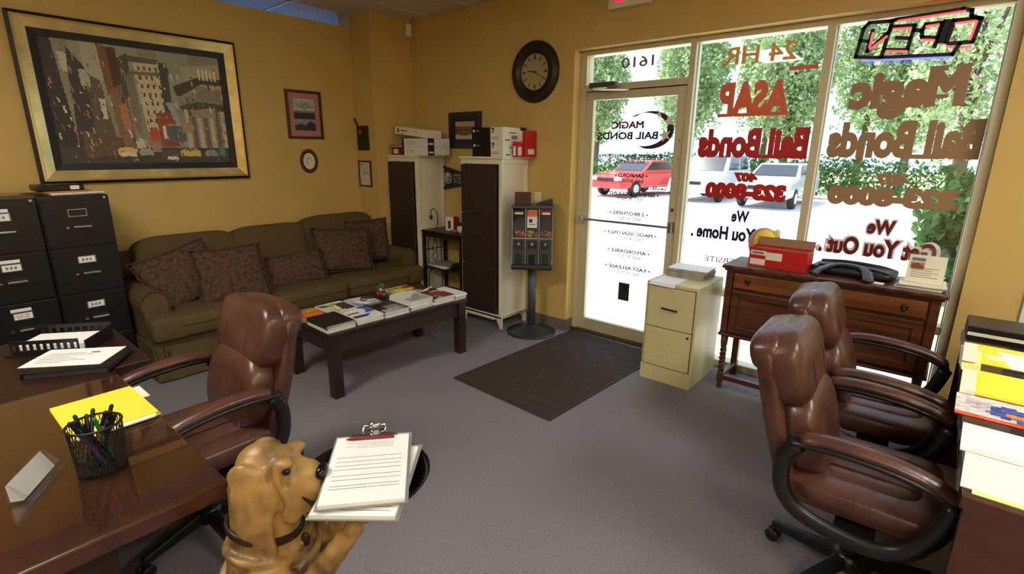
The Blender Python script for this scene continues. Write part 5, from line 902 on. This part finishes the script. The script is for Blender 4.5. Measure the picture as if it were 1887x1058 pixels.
m.build('frame', 'black', pn); m = MB(); m.add([(p[0], p[1], .006) for p in TI], [(0, 1, 2)]); m.build('felt', 'frame_dark', pn); MB().lathe([(0, .007), (.062, .007), (.062, .009), (0, .009)], (-.235, .0, 0), 28).build('emblem', 'grey_light', pn)
for (x, y), mm in (((-.235, .035), 'yellow_pale'), ((-.205, 0), 'black'), ((-.225, -.035), 'black')):
    d_ = MB(); d_.add([(x+.024*c[0], y+.024*c[1], .0095) for c in ((0, 1), (.25, .25), (1, 0), (.25, -.25), (0, -1), (-.25, -.25), (-1, 0), (-.25, .25))], [(0, 1, 2, 3, 4, 5, 6, 7)]); d_.build('emblem_star', mm, pn)
o = lettering('STEELERS', 'grey_light', -.15, .15, -.05, .045, 0, pn, mirror=False, offset=.02, name='pennant_lettering'); o.rotation_euler = (-PI/2, 0, 0); o.location = (0, 0, .0075)
se = tag(MB().prism([(-.028, 0), (.028, 0), (.032, -.12), (-.032, -.12)], 'y', -.03, .03).build('motion_sensor', 'white', loc=(-4.655, 3.80, 2.905), rot=(0, 0, math.radians(42)), bevel=.008), 'small white motion sensor high in the room corner', 'sensor'); B('lens', 'ivory', -.018, .018, -.033, -.03, -.06, -.03, se)
ex = thing('exit_sign', 'white exit sign with red letters on the wall above the door', 'sign', (-2.09, YW, 2.79)); B('housing', 'ivory', -.17, .17, -.045, 0, -.10, .12, ex, bevel=.006); lettering('EXIT', 'exit_red', -.115, .115, -.065, .085, -.0465, ex, mirror=False, offset=.03)
# neon sign: black channel letters read from behind, hung from the frame on wires
ne = thing('neon_sign', 'black-framed neon open sign hanging in the window', 'neon sign', (-.315, 3.92, 2.20))
def S_(p): return (-.278+(p[0]-140)/1620*.552, 0, .0+(660-(p[1]+.0625*(p[0]-140)*1.0))/470*.185+.0)
def S2(p):   # sign drawing units -> local metres; undo the slant of the drawing
    x = (p[0]-140)/1620; yb = 660-185*x*1.0; yt = 285-185*x; return (-.278+x*.552, 0, (yb-p[1])/(yb-yt)*.185-.002)
strokes = [[(190, 330), (140, 650), (500, 640), (1480, 560), (1545, 450)], [(190, 330), (260, 265), (550, 240), (650, 220), (1500, 100), (1610, 110), (1620, 170), (1750, 190), (1700, 420), (1400, 455)], [(330, 350), (300, 580), (580, 340)], [(170, 465), (310, 470)], [(590, 240), (520, 640)], [(590, 300), (920, 275)], [(690, 415), (870, 415)], [(560, 550), (880, 540)], [(910, 280), (870, 545)], [(910, 325), (1030, 330)], [(1270, 240), (1060, 262), (1020, 330), (1040, 398), (1230, 400)], [(1270, 240), (1228, 490)], [(1410, 215), (1720, 190)], [(1420, 220), (1375, 440)], [(1330, 240), (1300, 420)]]
for k, st_ in enumerate(strokes):
    wdt = .042 if k == 14 else .02; m = MB(); m.tube([S2(p) for p in st_], wdt/1.2, 4, sq=(1, 1), upv=(0, 1, 0)) if 0 else None
    for a, b in zip(st_[:-1], st_[1:]):
        A_, B_ = Vector(S2(a)), Vector(S2(b)); d = (B_-A_).normalized(); nn = Vector((-d.z, 0, d.x))*(wdt/2); A_ -= d*wdt*.4; B_ += d*wdt*.4
        m.add([tuple(q+Vector((0, yy, 0))) for yy in (-.012, .012) for q in (A_-nn, B_-nn, B_+nn, A_+nn)], [(0, 1, 2, 3), (4, 7, 6, 5), (0, 4, 5, 1), (1, 5, 6, 2), (2, 6, 7, 3), (3, 7, 4, 0)])
    m.build('channel', 'black', ne)
for st_, mm in (([(330, 560), (560, 400)], 'neon_red'), ([(620, 325), (880, 305)], 'neon_red'), ([(340, 370), (325, 540)], 'neon_red'), ([(1060, 285), (1240, 262)], 'neon_red'), ([(1040, 425), (1220, 425)], 'neon_red'), ([(1430, 250), (1690, 215)], 'neon_red'), ([(1380, 480), (1480, 490)], 'neon_red'), ([(660, 240), (1540, 120)], 'neon_red'), ([(570, 565), (880, 555)], 'neon_red'), ([(1560, 490), (1700, 470)], 'neon_red'), ([(230, 690), (1480, 590)], 'neon_blue'), ([(1700, 215), (1660, 410)], 'neon_red')):
    MB().tube([tuple(Vector(S2(p))+Vector((0, -.014, 0))) for p in st_], .0055, 6).build('neon_tube', mm, ne)
for x in (-.205, .19): MB().tube([(x, 0, .16 if x < 0 else .185), (x, .02, .222)], .0012, 4).build('wire', 'black', ne)
